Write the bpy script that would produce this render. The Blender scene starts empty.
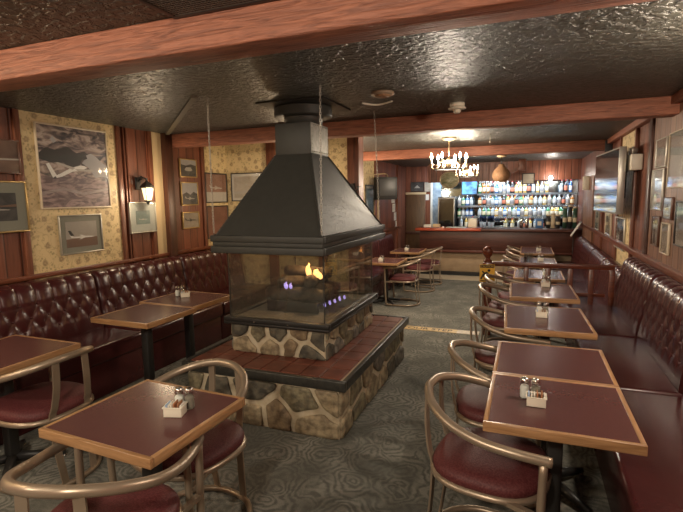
import bpy, bmesh, math, random
from mathutils import Vector, Matrix
random.seed(7)
S = bpy.context.scene
C = S.collection
PI = math.pi

# ------------------------------------------------------------------ camera
cam_d = bpy.data.cameras.new('camera'); cam = bpy.data.objects.new('camera', cam_d); C.objects.link(cam)
cam_d.sensor_fit = 'HORIZONTAL'; cam_d.sensor_width = 36.0
cam_d.lens = 475.356 / 683 * 36.0
cam_d.clip_start = .05; cam_d.clip_end = 100
Rm = Matrix(((0.93248492, -0.03028778, 0.35993684), (0.36088026, 0.12061766, -0.92477934), (-0.01540523, 0.99223688, 0.12340441)))
M4 = Rm.to_4x4(); M4.translation = Vector((0, 0, 1.67))
cam.matrix_world = M4
S.camera = cam
S.view_settings.view_transform = 'Standard'; S.view_settings.look = 'None'
S.view_settings.gamma = 1; S.view_settings.use_curve_mapping = False
S.view_settings.exposure = 0.55
# ------------------------------------------------------------------ world (closed room: faint)
wd = bpy.data.worlds.new('world'); S.world = wd; wd.use_nodes = True
wd.node_tree.nodes['Background'].inputs[0].default_value = (.9, .8, .7, 1)
wd.node_tree.nodes['Background'].inputs[1].default_value = 0.05
# ------------------------------------------------------------------ room lamps and added fill lights out of frame
WARM = (1.0, .78, .52); WARM2 = (1.0, .86, .68); COOL = (.72, .86, 1.0)
def point(name, loc, e, col=WARM, r=.08):
    d = bpy.data.lights.new(name, 'POINT'); d.energy = e; d.color = col; d.shadow_soft_size = r
    o = bpy.data.objects.new(name, d); o.location = loc; C.objects.link(o); return o
def area(name, loc, e, sx, sy, rot, col=WARM):
    d = bpy.data.lights.new(name, 'AREA'); d.shape = 'RECTANGLE'; d.size = sx; d.size_y = sy; d.energy = e; d.color = col
    o = bpy.data.objects.new(name, d); o.location = loc; o.rotation_euler = rot; C.objects.link(o); return o
def spot(name, loc, to, e, ang, col=WARM, r=.05, blend=.6):
    d = bpy.data.lights.new(name, 'SPOT'); d.energy = e; d.color = col; d.spot_size = math.radians(ang); d.spot_blend = blend; d.shadow_soft_size = r
    o = bpy.data.objects.new(name, d); o.location = loc; C.objects.link(o)
    o.rotation_euler = (Vector(to) - Vector(loc)).to_track_quat('-Z', 'Y').to_euler(); return o
point('lamp_behind', (-.7, -.7, 2.32), 130, WARM2, .10)          # lamp over the tables behind the camera
point('fill_behind_left', (-2.9, -.3, 2.32), 66, WARM2, .10)  # added fill light, not an actual fixture
point('lamp_right', (.95, 2.55, 2.24), 54, WARM2, .08)           # right wall lamp just out of the frame
point('fill_left', (-3.6, .8, 2.24), 30, WARM, .08)           # added light to lift the left wall, no fixture behind it

# ------------------------------------------------------------------ materials
def mat(name, col=(.5, .5, .5), rough=.5, metal=0, spec=.5, coat=0, emit=None, estr=0, noise=None, bump=None, alpha=None):
    m = bpy.data.materials.new(name); m.use_nodes = True
    nt = m.node_tree; b = nt.nodes['Principled BSDF']
    b.inputs['Base Color'].default_value = (*col, 1); b.inputs['Roughness'].default_value = rough
    b.inputs['Metallic'].default_value = metal; b.inputs['Specular IOR Level'].default_value = spec
    b.inputs['Coat Weight'].default_value = coat; b.inputs['Coat Roughness'].default_value = .08
    if emit: b.inputs['Emission Color'].default_value = (*emit, 1); b.inputs['Emission Strength'].default_value = estr
    if noise:      # (scale, other colour, amount)
        sc, c2, amt = noise
        g = nt.nodes.new('ShaderNodeNewGeometry'); n = nt.nodes.new('ShaderNodeTexNoise'); n.inputs['Scale'].default_value = sc; n.inputs['Detail'].default_value = 5
        nt.links.new(g.outputs['Position'], n.inputs['Vector'])
        r = nt.nodes.new('ShaderNodeValToRGB'); r.color_ramp.elements[0].position = .5 - amt; r.color_ramp.elements[1].position = .5 + amt
        r.color_ramp.elements[0].color = (*col, 1); r.color_ramp.elements[1].color = (*c2, 1)
        nt.links.new(n.outputs['Fac'], r.inputs['Fac']); nt.links.new(r.outputs['Color'], b.inputs['Base Color'])
    if bump:
        sc, st = bump
        g = nt.nodes.new('ShaderNodeNewGeometry'); n = nt.nodes.new('ShaderNodeTexNoise'); n.inputs['Scale'].default_value = sc; n.inputs['Detail'].default_value = 4
        nt.links.new(g.outputs['Position'], n.inputs['Vector'])
        bp = nt.nodes.new('ShaderNodeBump'); bp.inputs['Strength'].default_value = st; bp.inputs['Distance'].default_value = .01
        nt.links.new(n.outputs['Fac'], bp.inputs['Height']); nt.links.new(bp.outputs['Normal'], b.inputs['Normal'])
    return m
class NG:
    """small node-graph helper"""
    def __init__(s, m): s.nt = m.node_tree; s.b = s.nt.nodes['Principled BSDF']
    def n(s, t, **kw):
        x = s.nt.nodes.new(t)
        for k, v in kw.items(): setattr(x, k, v)
        return x
    def l(s, a, b): s.nt.links.new(a, b)
    def math(s, op, a, b=None, c=None):
        x = s.n('ShaderNodeMath', operation=op)
        for i, v in enumerate((a, b, c)):
            if v is None: continue
            if isinstance(v, (int, float)): x.inputs[i].default_value = v
            else: s.l(v, x.inputs[i])
        return x.outputs[0]
    def ramp(s, f, stops, interp='LINEAR'):
        r = s.n('ShaderNodeValToRGB'); r.color_ramp.interpolation = interp; e = r.color_ramp.elements
        while len(e) < len(stops): e.new(.5)
        for i, (p, c) in enumerate(stops): e[i].position = p; e[i].color = (*c, 1)
        s.l(f, r.inputs['Fac']); return r.outputs['Color']
    def pos(s):
        g = s.n('ShaderNodeNewGeometry'); x = s.n('ShaderNodeSeparateXYZ'); s.l(g.outputs['Position'], x.inputs[0]); return g.outputs['Position'], x.outputs
    def comb(s, a, b, c):
        x = s.n('ShaderNodeCombineXYZ')
        for i, v in enumerate((a, b, c)):
            if isinstance(v, (int, float)): x.inputs[i].default_value = v
            else: s.l(v, x.inputs[i])
        return x.outputs[0]
    def noise(s, v, scale, detail=3, dist=0, out='Fac'):
        x = s.n('ShaderNodeTexNoise'); x.inputs['Scale'].default_value = scale; x.inputs['Detail'].default_value = detail; x.inputs['Distortion'].default_value = dist
        s.l(v, x.inputs['Vector']); return x.outputs[out]
    def mix(s, f, a, b, mode='MIX'):
        x = s.n('ShaderNodeMix', data_type='RGBA', blend_type=mode)
        for i, v in ((0, f), (6, a), (7, b)):
            if isinstance(v, (int, float)): x.inputs[i].default_value = v
            elif isinstance(v, tuple): x.inputs[i].default_value = (*v, 1)
            else: s.l(v, x.inputs[i])
        return x.outputs[2]
    def bump(s, h, st, d=.01):
        x = s.n('ShaderNodeBump'); x.inputs['Strength'].default_value = st; x.inputs['Distance'].default_value = d
        s.l(h, x.inputs['Height']); s.l(x.outputs[0], s.b.inputs['Normal'])

def m_planks(name, base, dark, w=.14, rough=.42):
    m = mat(name, base, rough); g = NG(m); p, x = g.pos()
    u = g.math('ADD', x[0], x[1]); k = g.math('DIVIDE', u, w); cell = g.math('FLOOR', k); fr = g.math('FRACT', k)
    wn = g.n('ShaderNodeTexWhiteNoise', noise_dimensions='1D'); g.l(cell, wn.inputs['W'])
    v = g.comb(g.math('MULTIPLY', u, 16), g.math('MULTIPLY', cell, 3.7), g.math('MULTIPLY', x[2], 1.1))
    gr = g.noise(v, 1.6, 6, 1.2)
    c = g.ramp(g.math('ADD', g.math('MULTIPLY', gr, .75), g.math('MULTIPLY', wn.outputs[0], .3)), [(.25, dark), (.75, base)])
    edge = g.math('MINIMUM', fr, g.math('SUBTRACT', 1, fr))
    gv = g.ramp(edge, [(.0, (.12, .1, .1)), (.06, (1, 1, 1))])
    g.l(g.mix(1.0, c, gv, 'MULTIPLY'), g.b.inputs['Base Color'])
    h = g.math('ADD', g.math('MULTIPLY', gr, .15), g.math('MINIMUM', g.math('MULTIPLY', edge, 8), 1))
    g.bump(h, .5, .006); return m
def m_wood(name, base, dark, axis=0, scale=1.0, rough=.5, bump=.3):
    m = mat(name, base, rough); g = NG(m); p, x = g.pos()
    st = [14, 14, 14]; st[axis] = 1.2
    v = g.comb(*[g.math('MULTIPLY', x[i], st[i] * scale) for i in range(3)])
    n1 = g.noise(v, 1.5, 7, 1.6); n2 = g.noise(p, 2.2, 3)
    g.l(g.ramp(g.math('ADD', g.math('MULTIPLY', n1, .75), g.math('MULTIPLY', n2, .25)), [(.33, dark), (.62, base)]), g.b.inputs['Base Color'])
    g.bump(n1, bump, .008); return m
def m_ceiling():
    m = mat('ceiling_paint', (.036, .033, .027), .38, spec=.5); g = NG(m); p, x = g.pos()
    v = g.comb(g.math('MULTIPLY', x[0], 15), g.math('MULTIPLY', x[1], 19), x[2])
    n1 = g.noise(v, 1.45, 4, .4); n2 = g.noise(p, 60, 3)
    h = g.math('ADD', g.ramp(n1, [(.44, (0, 0, 0)), (.58, (1, 1, 1))]), g.math('MULTIPLY', n2, .25))
    g.bump(h, .85, .02)
    g.l(g.ramp(n1, [(.35, (.034, .033, .027)), (.7, (.058, .055, .044))]), g.b.inputs['Base Color']); return m
def m_wallpaper():
    m = mat('floral_wallpaper', (.6, .45, .22), .55); g = NG(m); p, x = g.pos()
    u = g.math('ADD', x[0], x[1]); v = g.comb(u, x[2], 0)
    vo = g.n('ShaderNodeTexVoronoi', voronoi_dimensions='2D'); vo.inputs['Scale'].default_value = 7.5; vo.inputs['Randomness'].default_value = .75
    g.l(v, vo.inputs['Vector'])
    d = g.math('ADD', vo.outputs['Distance'], g.math('MULTIPLY', g.math('SUBTRACT', g.noise(v, 55, 2), .5), .28))
    flower = g.ramp(d, [(.14, (1, 1, 1)), (.24, (0, 0, 0))])
    eye = g.ramp(vo.outputs['Distance'], [(.05, (0, 0, 0)), (.08, (1, 1, 1))])
    n = g.noise(v, 9, 1, 1.5); vine = g.ramp(g.math('ABSOLUTE', g.math('SUBTRACT', n, .5)), [(.012, (1, 1, 1)), (.03, (0, 0, 0))])
    vb = g.n('ShaderNodeTexVoronoi', voronoi_dimensions='2D'); vb.inputs['Scale'].default_value = 26; g.l(v, vb.inputs['Vector'])
    leaf = g.math('MULTIPLY', g.ramp(vb.outputs['Distance'], [(.2, (1, 1, 1)), (.32, (0, 0, 0))]), g.ramp(g.noise(v, 11, 1), [(.5, (0, 0, 0)), (.56, (1, 1, 1))]))
    c = g.mix(g.math('MULTIPLY', vine, .42), (.62, .475, .25), (.27, .185, .08))
    c = g.mix(g.math('MULTIPLY', leaf, .7), c, (.27, .21, .09))
    c = g.mix(g.math('MULTIPLY', flower, .8), c, (.26, .17, .085))
    c = g.mix(g.math('MULTIPLY', g.math('SUBTRACT', 1, eye), .6), c, (.5, .36, .18))
    g.l(c, g.b.inputs['Base Color']); return m
def m_carpet():
    m = mat('paisley_carpet', (.05, .055, .05), .95, spec=.1); g = NG(m); p, x = g.pos()
    v2 = g.comb(x[0], x[1], 0)
    nz = g.n('ShaderNodeTexNoise'); nz.inputs['Scale'].default_value = 4.5; nz.inputs['Detail'].default_value = 2; g.l(v2, nz.inputs['Vector'])
    ad = g.n('ShaderNodeVectorMath', operation='MULTIPLY_ADD'); g.l(nz.outputs['Color'], ad.inputs[0]); ad.inputs[1].default_value = (.28, .28, 0); g.l(v2, ad.inputs[2])
    vo = g.n('ShaderNodeTexVoronoi', voronoi_dimensions='2D'); vo.inputs['Scale'].default_value = 4.2; g.l(ad.outputs[0], vo.inputs['Vector'])
    ring = g.math('SINE', g.math('MULTIPLY', vo.outputs['Distance'], 36))
    n3 = g.noise(v2, 9, 3, 3.5); n4 = g.noise(v2, 40, 2, .6)
    fade = g.ramp(g.noise(v2, 3.1, 2), [(.38, (.25, .25, .25)), (.62, (1, 1, 1))])
    li = g.math('MULTIPLY', g.ramp(g.math('ADD', g.math('MULTIPLY', ring, .24), g.math('ADD', g.math('MULTIPLY', n3, 1.0), g.math('MULTIPLY', n4, .45))), [(.45, (0, 0, 0)), (.95, (1, 1, 1))]), fade)
    fine = g.noise(p, 170, 2)
    c = g.mix(g.math('MULTIPLY', li, .8), (.125, .124, .108), (.30, .288, .248))
    c = g.mix(.6, c, g.ramp(fine, [(.3, (.4, .4, .4)), (.7, (1, 1, 1))]), 'MULTIPLY')
    g.l(c, g.b.inputs['Base Color']); g.bump(fine, .5, .006); return m
def m_glass(name, tint=(.93, .95, .93), ior=1.5, rough=.02, haze=None, amt=0):
    m = bpy.data.materials.new(name); m.use_nodes = True; nt = m.node_tree; nt.nodes.clear()
    o = nt.nodes.new('ShaderNodeOutputMaterial'); t = nt.nodes.new('ShaderNodeBsdfTransparent'); t.inputs[0].default_value = (*tint, 1)
    gl = nt.nodes.new('ShaderNodeBsdfGlossy'); gl.inputs['Roughness'].default_value = rough; ge = nt.nodes.new('ShaderNodeNewGeometry'); dt = nt.nodes.new('ShaderNodeVectorMath'); dt.operation = 'DOT_PRODUCT'
    nt.links.new(ge.outputs['Normal'], dt.inputs[0]); nt.links.new(ge.outputs['Incoming'], dt.inputs[1])
    def mm(op, a, b=None):
        x = nt.nodes.new('ShaderNodeMath'); x.operation = op
        for i, v in enumerate((a, b)):
            if isinstance(v, (int, float)): x.inputs[i].default_value = v
            elif v is not None: nt.links.new(v, x.inputs[i])
        return x.outputs[0]
    f0 = ((ior-1)/(ior+1))**2; k = mm('POWER', mm('SUBTRACT', 1.0, mm('ABSOLUTE', dt.outputs['Value'])), 5.0)
    fr = mm('ADD', mm('MULTIPLY', k, 1-f0), f0)
    mx = nt.nodes.new('ShaderNodeMixShader'); nt.links.new(fr, mx.inputs[0]); nt.links.new(t.outputs[0], mx.inputs[1]); nt.links.new(gl.outputs[0], mx.inputs[2])
    if haze:
        df = nt.nodes.new('ShaderNodeBsdfDiffuse'); df.inputs[0].default_value = (*haze, 1); nz = nt.nodes.new('ShaderNodeTexNoise'); nz.inputs['Scale'].default_value = 4; nz.inputs['Detail'].default_value = 4
        nt.links.new(ge.outputs['Position'], nz.inputs['Vector']); m2 = nt.nodes.new('ShaderNodeMixShader')
        nt.links.new(mm('MULTIPLY', nz.outputs['Fac'], amt*2), m2.inputs[0]); nt.links.new(mx.outputs[0], m2.inputs[1]); nt.links.new(df.outputs[0], m2.inputs[2]); mx = m2
    nt.links.new(mx.outputs[0], o.inputs[0]); return m
def m_photo(name, stops, scale=3, dist=1.0, stretch=(1, 1, 2)):
    m = mat(name, stops[0][1], .35); g = NG(m)
    tc = g.n('ShaderNodeTexCoord'); mp = g.n('ShaderNodeMapping'); mp.inputs['Scale'].default_value = stretch; g.l(tc.outputs['Object'], mp.inputs[0])
    n = g.noise(mp.outputs[0], scale, 6, dist); g.l(g.ramp(n, stops), g.b.inputs['Base Color']); return m

M = {}
M['ceil'] = m_ceiling()
M['beam'] = m_wood('redwood_beam', (.34, .125, .07), (.14, .046, .026), 0, 2.4, .6, .9)
M['post'] = m_wood('reddish_trim', (.21, .07, .034), (.085, .027, .014), 2, 1.2, .4, .2)
M['postdark'] = m_wood('dark_trim', (.085, .028, .014), (.035, .012, .007), 2, 1.2, .4, .2)
M['planks'] = m_planks('plank_panelling', (.25, .08, .042), (.07, .022, .012))
M['plankslight'] = m_planks('weathered_planks', (.34, .18, .11), (.14, .06, .034), .16, .45)
M['rail'] = m_wood('rail_wood', (.16, .04, .018), (.06, .016, .008), 0, 1.4, .25, .1)
M['railY'] = m_wood('rail_wood_long', (.2, .06, .028), (.08, .022, .01), 1, 1.4, .3, .1)
M['paper'] = m_wallpaper()
M['cream'] = mat('cream_plaster', (.62, .47, .27), .6, noise=(3, (.55, .40, .22), .3))
M['carpet'] = m_carpet()
M['tilefloor'] = mat('pale_floor_tile', (.55, .47, .36), .35, noise=(5, (.45, .38, .28), .3))
M['vinyl'] = mat('burgundy_vinyl', (.046, .010, .010), .27, spec=.45, noise=(4, (.060, .014, .014), .3), bump=(14, .22))
M['seat'] = mat('burgundy_seat_vinyl', (.075, .014, .015), .55, spec=.3, noise=(130, (.12, .034, .034), .12), bump=(160, .25))
M['bronze'] = mat('bronze_tube', (.36, .285, .21), .36, metal=.55, noise=(9, (.29, .22, .155), .3))
M['lam'] = mat('burgundy_laminate', (.088, .035, .033), .25, spec=.5, noise=(90, (.105, .042, .039), .4))
M['oak'] = m_wood('oak_edge', (.40, .225, .105), (.22, .11, .045), 0, 2.0, .35, .1)
M['oakY'] = m_wood('oak_edge_long', (.40, .225, .105), (.22, .11, .045), 1, 2.0, .35, .1)
M['black'] = mat('black_metal', (.016, .015, .014), .45, spec=.5)
M['hood'] = mat('hood_black_paint', (.036, .036, .032), .55, spec=.4, noise=(14, (.046, .046, .041), .3), bump=(40, .08))
M['hoodgrey'] = mat('riveted_grey_plate', (.30, .29, .25), .45, metal=.4, noise=(25, (.2, .19, .16), .2))
M['mortar'] = mat('pale_mortar', (.54, .47, .35), .85, noise=(18, (.42, .34, .22), .25), bump=(50, .6))
M['stones'] = [mat('field_stone_%s' % n, a, .7, noise=(16, b, .11), bump=(32, 1.0)) for n, a, b in (
    ('olive', (.22, .19, .115), (.10, .085, .055)), ('grey', (.20, .18, .145), (.085, .075, .06)), ('tan', (.36, .29, .18), (.17, .13, .08)),
    ('dark', (.12, .105, .075), (.05, .045, .035)), ('brown', (.26, .19, .11), (.12, .082, .048)))]
M['tile'] = mat('terracotta_tile', (.17, .055, .034), .42, spec=.35, noise=(9, (.09, .03, .02), .2))
M['grout'] = mat('tile_grout', (.40, .29, .2), .8)
M['steeledge'] = mat('worn_black_edge', (.03, .03, .027), .35, metal=.3, noise=(30, (.06, .058, .05), .2))
M['ash'] = mat('grey_ash', (.26, .24, .2), .95, noise=(50, (.12, .11, .1), .2), bump=(60, .6))
M['log'] = mat('charred_log', (.032, .028, .024), .85, noise=(18, (.10, .08, .06), .15), bump=(35, .9))
M['flame'] = mat('flame_orange', (1, .5, .15), .5, emit=(1, .5, .17), estr=2.2)
M['flameblue'] = mat('flame_violet', (.5, .4, 1), .5, emit=(.5, .4, 1.0), estr=.9)
M['glass'] = m_glass('smoky_firebox_glass', (.84, .85, .83), 1.8, .03, (.30, .28, .24), .05)  # haze layer: slight dirt plus grey room reflections put into the colour
M['pane'] = m_glass('picture_glass', (.97, .97, .97), 1.4, .04)
M['clear'] = m_glass('clear_glass', (.9, .93, .93), 1.5)
M['lampglass'] = mat('lamp_glass', (1, .8, .5), .3, emit=(1, .74, .40), estr=1.4)
M['bulb'] = mat('flame_bulb', (1, .9, .7), .3, emit=(1, .74, .46), estr=60)
M['coolbulb'] = mat('cool_strip', (1, 1, 1), .3, emit=COOL, estr=5)
M['brass'] = mat('aged_brass', (.40, .31, .2), .38, metal=.7)
M['chrome'] = mat('chrome', (.7, .68, .65), .15, metal=1)
M['white'] = mat('white_plastic', (.72, .66, .54), .4)
M['whitepaper'] = mat('white_paper', (.75, .72, .64), .7)
M['salt'] = mat('salt', (.75, .72, .66), .8)
M['pepper'] = mat('pepper', (.2, .17, .13), .85)
M['packet'] = mat('white_packet', (.72, .68, .6), .6)
M['packetblue'] = mat('blue_packet', (.35, .45, .62), .6)
M['packetbrown'] = mat('brown_packet', (.34, .15, .07), .6)
M['mirror'] = mat('bar_mirror', (.30, .36, .42), .06, metal=1)
M['screen'] = mat('black_screen', (.012, .013, .015), .06, spec=.9, coat=1)
M['silver'] = mat('silver_bezel', (.45, .42, .37), .35, metal=.6)
M['yellow'] = mat('caution_yellow', (.75, .42, .04), .5)
M['ink'] = mat('black_ink', (.02, .018, .015), .6)
M['gold'] = mat('gold_strip', (.52, .36, .15), .45, noise=(14, (.42, .28, .11), .2))
M['worn'] = mat('worn_strip', (.55, .47, .36), .5, noise=(25, (.38, .3, .2), .2))
M['barfront'] = m_wood('bar_front_wood', (.085, .026, .016), (.04, .013, .009), 0, 1, .4, .1)
M['bartop'] = mat('red_bar_top', (.38, .075, .032), .22, noise=(8, (.28, .05, .03), .3))
M['doorwood'] = m_wood('dark_door', (.13, .068, .03), (.07, .035, .016), 2, 1, .4, .1)
M['rattan'] = mat('rattan', (.36, .2, .1), .7, noise=(60, (.2, .1, .05), .2))
M['bluescreen'] = mat('blue_screen', (.1, .3, .6), .3, emit=(.10, .32, .66), estr=.3, noise=(9, (.02, .06, .12), .1))

# ------------------------------------------------------------------ mesh builder
class MB:
    def __init__(s): s.bm = bmesh.new(); s.mats = []
    def mi(s, m):
        if m not in s.mats: s.mats.append(m)
        return s.mats.index(m)
    def _paint(s, n0, m, smooth):
        s.bm.faces.ensure_lookup_table(); i = s.mi(m)
        for f in s.bm.faces[n0:]: f.material_index = i; f.smooth = smooth
    def faces(s, vs, fs, m, smooth=False, T=None):
        i = s.mi(m); bv = [s.bm.verts.new(T @ Vector(v) if T else v) for v in vs]
        for f in fs:
            try: q = s.bm.faces.new([bv[k] for k in f])
            except ValueError: continue
            q.material_index = i; q.smooth = smooth
    def box(s, x0, x1, y0, y1, z0, z1, m, bev=0, T=None, seg=2):
        b = bmesh.new(); bmesh.ops.create_cube(b, size=1)
        for v in b.verts: v.co = Vector(((x0+x1)/2 + v.co.x*(x1-x0), (y0+y1)/2 + v.co.y*(y1-y0), (z0+z1)/2 + v.co.z*(z1-z0)))
        if bev: bmesh.ops.bevel(b, geom=b.edges[:], offset=bev, segments=seg, affect='EDGES', profile=.5)
        b.verts.index_update()
        s.faces([v.co[:] for v in b.verts], [[v.index for v in f.verts] for f in b.faces], m, bev > 0 and seg > 1, T); b.free()
    def lathe(s, prof, m, c=(0, 0, 0), n=20, T=None, smooth=True, phase=0):
        vs, fs = [], []
        for r, z in prof:
            for k in range(n):
                a = 2*PI*k/n + phase; vs.append((c[0]+max(r, 1e-4)*math.cos(a), c[1]+max(r, 1e-4)*math.sin(a), c[2]+z))
        for i in range(len(prof)-1):
            for k in range(n): fs.append((i*n+k, i*n+(k+1) % n, (i+1)*n+(k+1) % n, (i+1)*n+k))
        fs.append(tuple(range(n))[::-1]); fs.append(tuple(range((len(prof)-1)*n, len(prof)*n)))
        s.faces(vs, fs, m, smooth, T)
    def tube(s, pts, r, m, n=10, closed=False, sx=1.0, T=None):
        P = [Vector(p) for p in pts]; N = len(P); vs, fs = [], []; up = None
        for i in range(N):
            a = P[i-1] if (i or closed) else P[0]; b = P[(i+1) % N] if (i < N-1 or closed) else P[-1]
            d = (b-a).normalized()
            if up is None: up = d.orthogonal().normalized()
            up = (up - d*up.dot(d)); up = up.normalized() if up.length > 1e-6 else d.orthogonal().normalized()
            sd = d.cross(up); rr = r[i] if isinstance(r, (list, tuple)) else r
            for k in range(n):
                t = 2*PI*k/n; vs.append(tuple(P[i] + up*math.cos(t)*rr + sd*math.sin(t)*rr*sx))
        for i in range(N if closed else N-1):
            j = (i+1) % N
            for k in range(n): fs.append((i*n+k, i*n+(k+1) % n, j*n+(k+1) % n, j*n+k))
        if not closed: fs.append(tuple(range(n))[::-1]); fs.append(tuple(range((N-1)*n, N*n)))
        s.faces(vs, fs, m, True, T)
    def bar(s, a, b, w, t, m, up=(0, 0, 1), bev=0):
        """box bar from a to b, width w, thickness t (t along 'up')"""
        a, b = Vector(a), Vector(b); d = (b-a); L = d.length; d.normalize(); u = Vector(up); u = (u - d*u.dot(d)).normalized(); w_ = d.cross(u)
        T = Matrix(((d.x, w_.x, u.x, a.x), (d.y, w_.y, u.y, a.y), (d.z, w_.z, u.z, a.z), (0, 0, 0, 1)))
        s.box(0, L, -w/2, w/2, -t/2, t/2, m, bev, T)
    def strip(s, pts, side, w, t, m):
        P = [Vector(p) for p in pts]; N = len(P); vs, fs = [], []; sd = Vector(side)
        for i in range(N):
            d = (P[min(i+1, N-1)]-P[max(i-1, 0)]).normalized(); u = d.cross(sd).normalized()
            for a, c in ((-1, -1), (1, -1), (1, 1), (-1, 1)): vs.append(tuple(P[i]+sd*a*w/2+u*c*t/2))
        for i in range(N-1):
            for k in range(4): fs.append((i*4+k, i*4+(k+1) % 4, i*4+4+(k+1) % 4, i*4+4+k))
        fs += [(3, 2, 1, 0), tuple(range(N*4-4, N*4))]; s.faces(vs, fs, m, False)
    def sphere(s, c, r, m, n=12, sz=1.0):
        pr = [(r*math.sin(PI*k/(n//2+1)), -r*sz*math.cos(PI*k/(n//2+1))) for k in range(n//2+2)]
        s.lathe(pr, m, c, n)
    def prism(s, poly, y0, y1, m, T=None):
        """polygon in XZ extruded along Y"""
        n = len(poly); vs = [(x, y0, z) for x, z in poly] + [(x, y1, z) for x, z in poly]
        fs = [tuple(range(n)), tuple(range(2*n-1, n-1, -1))] + [(i, n+i, n+(i+1) % n, (i+1) % n) for i in range(n)]
        s.faces(vs, fs, m, False, T)
    def build(s, name, parent=None):
        me = bpy.data.meshes.new(name)
        bmesh.ops.recalc_face_normals(s.bm, faces=s.bm.faces[:])
        s.bm.to_mesh(me); s.bm.free()
        for m in s.mats: me.materials.append(m)
        o = bpy.data.objects.new(name, me); C.objects.link(o)
        if parent: o.parent = parent
        return o
def spline(pts, n=6, closed=False):
    P = [Vector(p) for p in pts]; N = len(P); out = []
    rng = range(N) if closed else range(N-1)
    for i in rng:
        p0 = P[i-1] if (i or closed) else P[0]; p1 = P[i]; p2 = P[(i+1) % N]; p3 = P[(i+2) % N] if (closed or i+2 < N) else P[-1]
        for k in range(n):
            t = k/n; out.append(.5*((2*p1) + (p2-p0)*t + (2*p0-5*p1+4*p2-p3)*t*t + (3*p1-p0-3*p2+p3)*t**3))
    if not closed: out.append(P[-1])
    return out
def thing(name, label, cat, loc=(0, 0, 0), rz=0, group=None):
    o = bpy.data.objects.new(name, None); o.empty_display_size = .1; C.objects.link(o)
    o.location = loc; o.rotation_euler = (0, 0, rz); return tag(o, label, cat, group)
def tag(o, label, cat, group=None):
    o['label'] = label; o['category'] = cat
    if group: o['group'] = group
    return o
def struct(o): o['kind'] = 'structure'; return o
def dup(root, loc, rz, label, group=None):
    r = root.copy(); C.objects.link(r); r.location = loc; r.rotation_euler = (0, 0, rz); r['label'] = label
    if group: r['group'] = group
    def kids(src, dst):
        for ch in list(src.children):
            c = ch.copy(); C.objects.link(c); c.parent = dst; kids(ch, c)
    kids(root, r); return r
def sbox(name, x0, x1, y0, y1, z0, z1, m, bev=0):
    b = MB(); b.box(x0, x1, y0, y1, z0, z1, m, bev); return struct(b.build(name))

# ------------------------------------------------------------------ setting
XL, XR, XP, XLL = -4.08, 1.15, -2.05, -3.1     # left wall, right wall, end of the facing wall, lower left wall
YB, YF, YS, YE = -2.2, 5.9, 5.9, 12.9          # behind camera, facing wall, step, bar back wall
ZC, ZL = 2.45, -.2
sbox('floor', XL-.1, XR+.1, YB-.1, YS, -.3, 0, M['carpet'])
sbox('floor_lower', XLL-.1, XR+.1, YS, YE+.1, -.4, ZL, M['carpet'])
sbox('floor_bar', XLL+.01, XR-.01, 10.62, 11.19, ZL, ZL+.006, M['tilefloor'])
sbox('ceiling', XL-.1, XR+.1, YB-.1, YE+.1, ZC, ZC+.12, M['ceil'])
sbox('wall_left', XL-.1, XL, YB, YF+.1, 0, ZC, M['planks'])
sbox('wall_right', XR, XR+.1, YB, YE, ZL, ZC, M['planks'])
sbox('wall_front', XL, XR, YB-.1, YB, 0, ZC, M['planks'])
sbox('wall_facing', XL, XP, YF, YF+.1, ZL, ZC, M['paper'])
sbox('wall_lower_left', XLL-.1, XLL, YF+.1, YE, ZL, ZC, M['planks'])
sbox('wall_back', XLL-.1, XR+.1, YE, YE+.1, ZL, ZC, M['planks'])
tn = [0]
def trim(x0, x1, y0, y1, z0, z1, m, bev=.004):
    tn[0] += 1; return sbox('trim_%d' % tn[0], x0, x1, y0, y1, z0, z1, m, bev)
# ceiling beams
for y, x0 in ((1.755, XL), (4.72, XL), (8.08, XLL)):
    trim(x0, XR, y, y+.19, ZC-.15, ZC, M['beam'], .008)
# diagonal ceiling strip
b = MB(); b.bar((-2.38, 3.08, ZC-.009), (-4.06, 4.70, ZC-.009), .045, .018, mat('olive_strip', (.10, .085, .055), .5)); tn[0] += 1; struct(b.build('trim_%d' % tn[0]))
# left wall panels
trim(XL, XL+.012, 2.89, 3.93, 0, ZC, M['paper'], 0)
trim(XL, XL+.012, 4.40, 4.60, 0, ZC, M['cream'], 0)
trim(XL, XL+.012, 5.39, YF, 0, ZC, M['paper'], 0)
trim(XL, XL+.012, .55, 1.9, 0, ZC, M['paper'], 0)
for y in (2.84, 3.92, 4.38, 5.34): trim(XL, XL+.03, y, y+.055, 0, ZC, M['post'])
for y in (4.02, 4.06): trim(XL, XL+.02, y, y+.02, 0, ZC, M['post'])
trim(XL, XL+.08, 4.60, 4.72, 0, ZC, M['postdark'])
trim(XL, XL+.05, YB, YF, .99, 1.03, M['railY'])
# facing wall posts
trim(-3.38, -3.24, YF-.04, YF, 0, ZC, M['post'])
trim(-2.62, -2.50, YF-.04, YF, 0, ZC, M['post'])
trim(-2.18, XP+.03, YF-.05, YF+.14, ZL, ZC, M['post'])
trim(XL+.03, -2.18, YF-.03, YF, .99, 1.03, M['rail'])
# lower left wall
trim(XLL, XLL+.012, 9.0, 9.95, ZL, ZC, M['paper'], 0)
for y in (8.9, 9.95, 11.9): trim(XLL, XLL+.04, y, y+.09, ZL, ZC, M['post'])
trim(XLL, XLL+.04, YF+.1, 12.3, .84, .9, M['railY'])
trim(XLL, XLL+.02, 10.2, 10.28, ZL, ZC-.3, M['cream'], 0)
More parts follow.
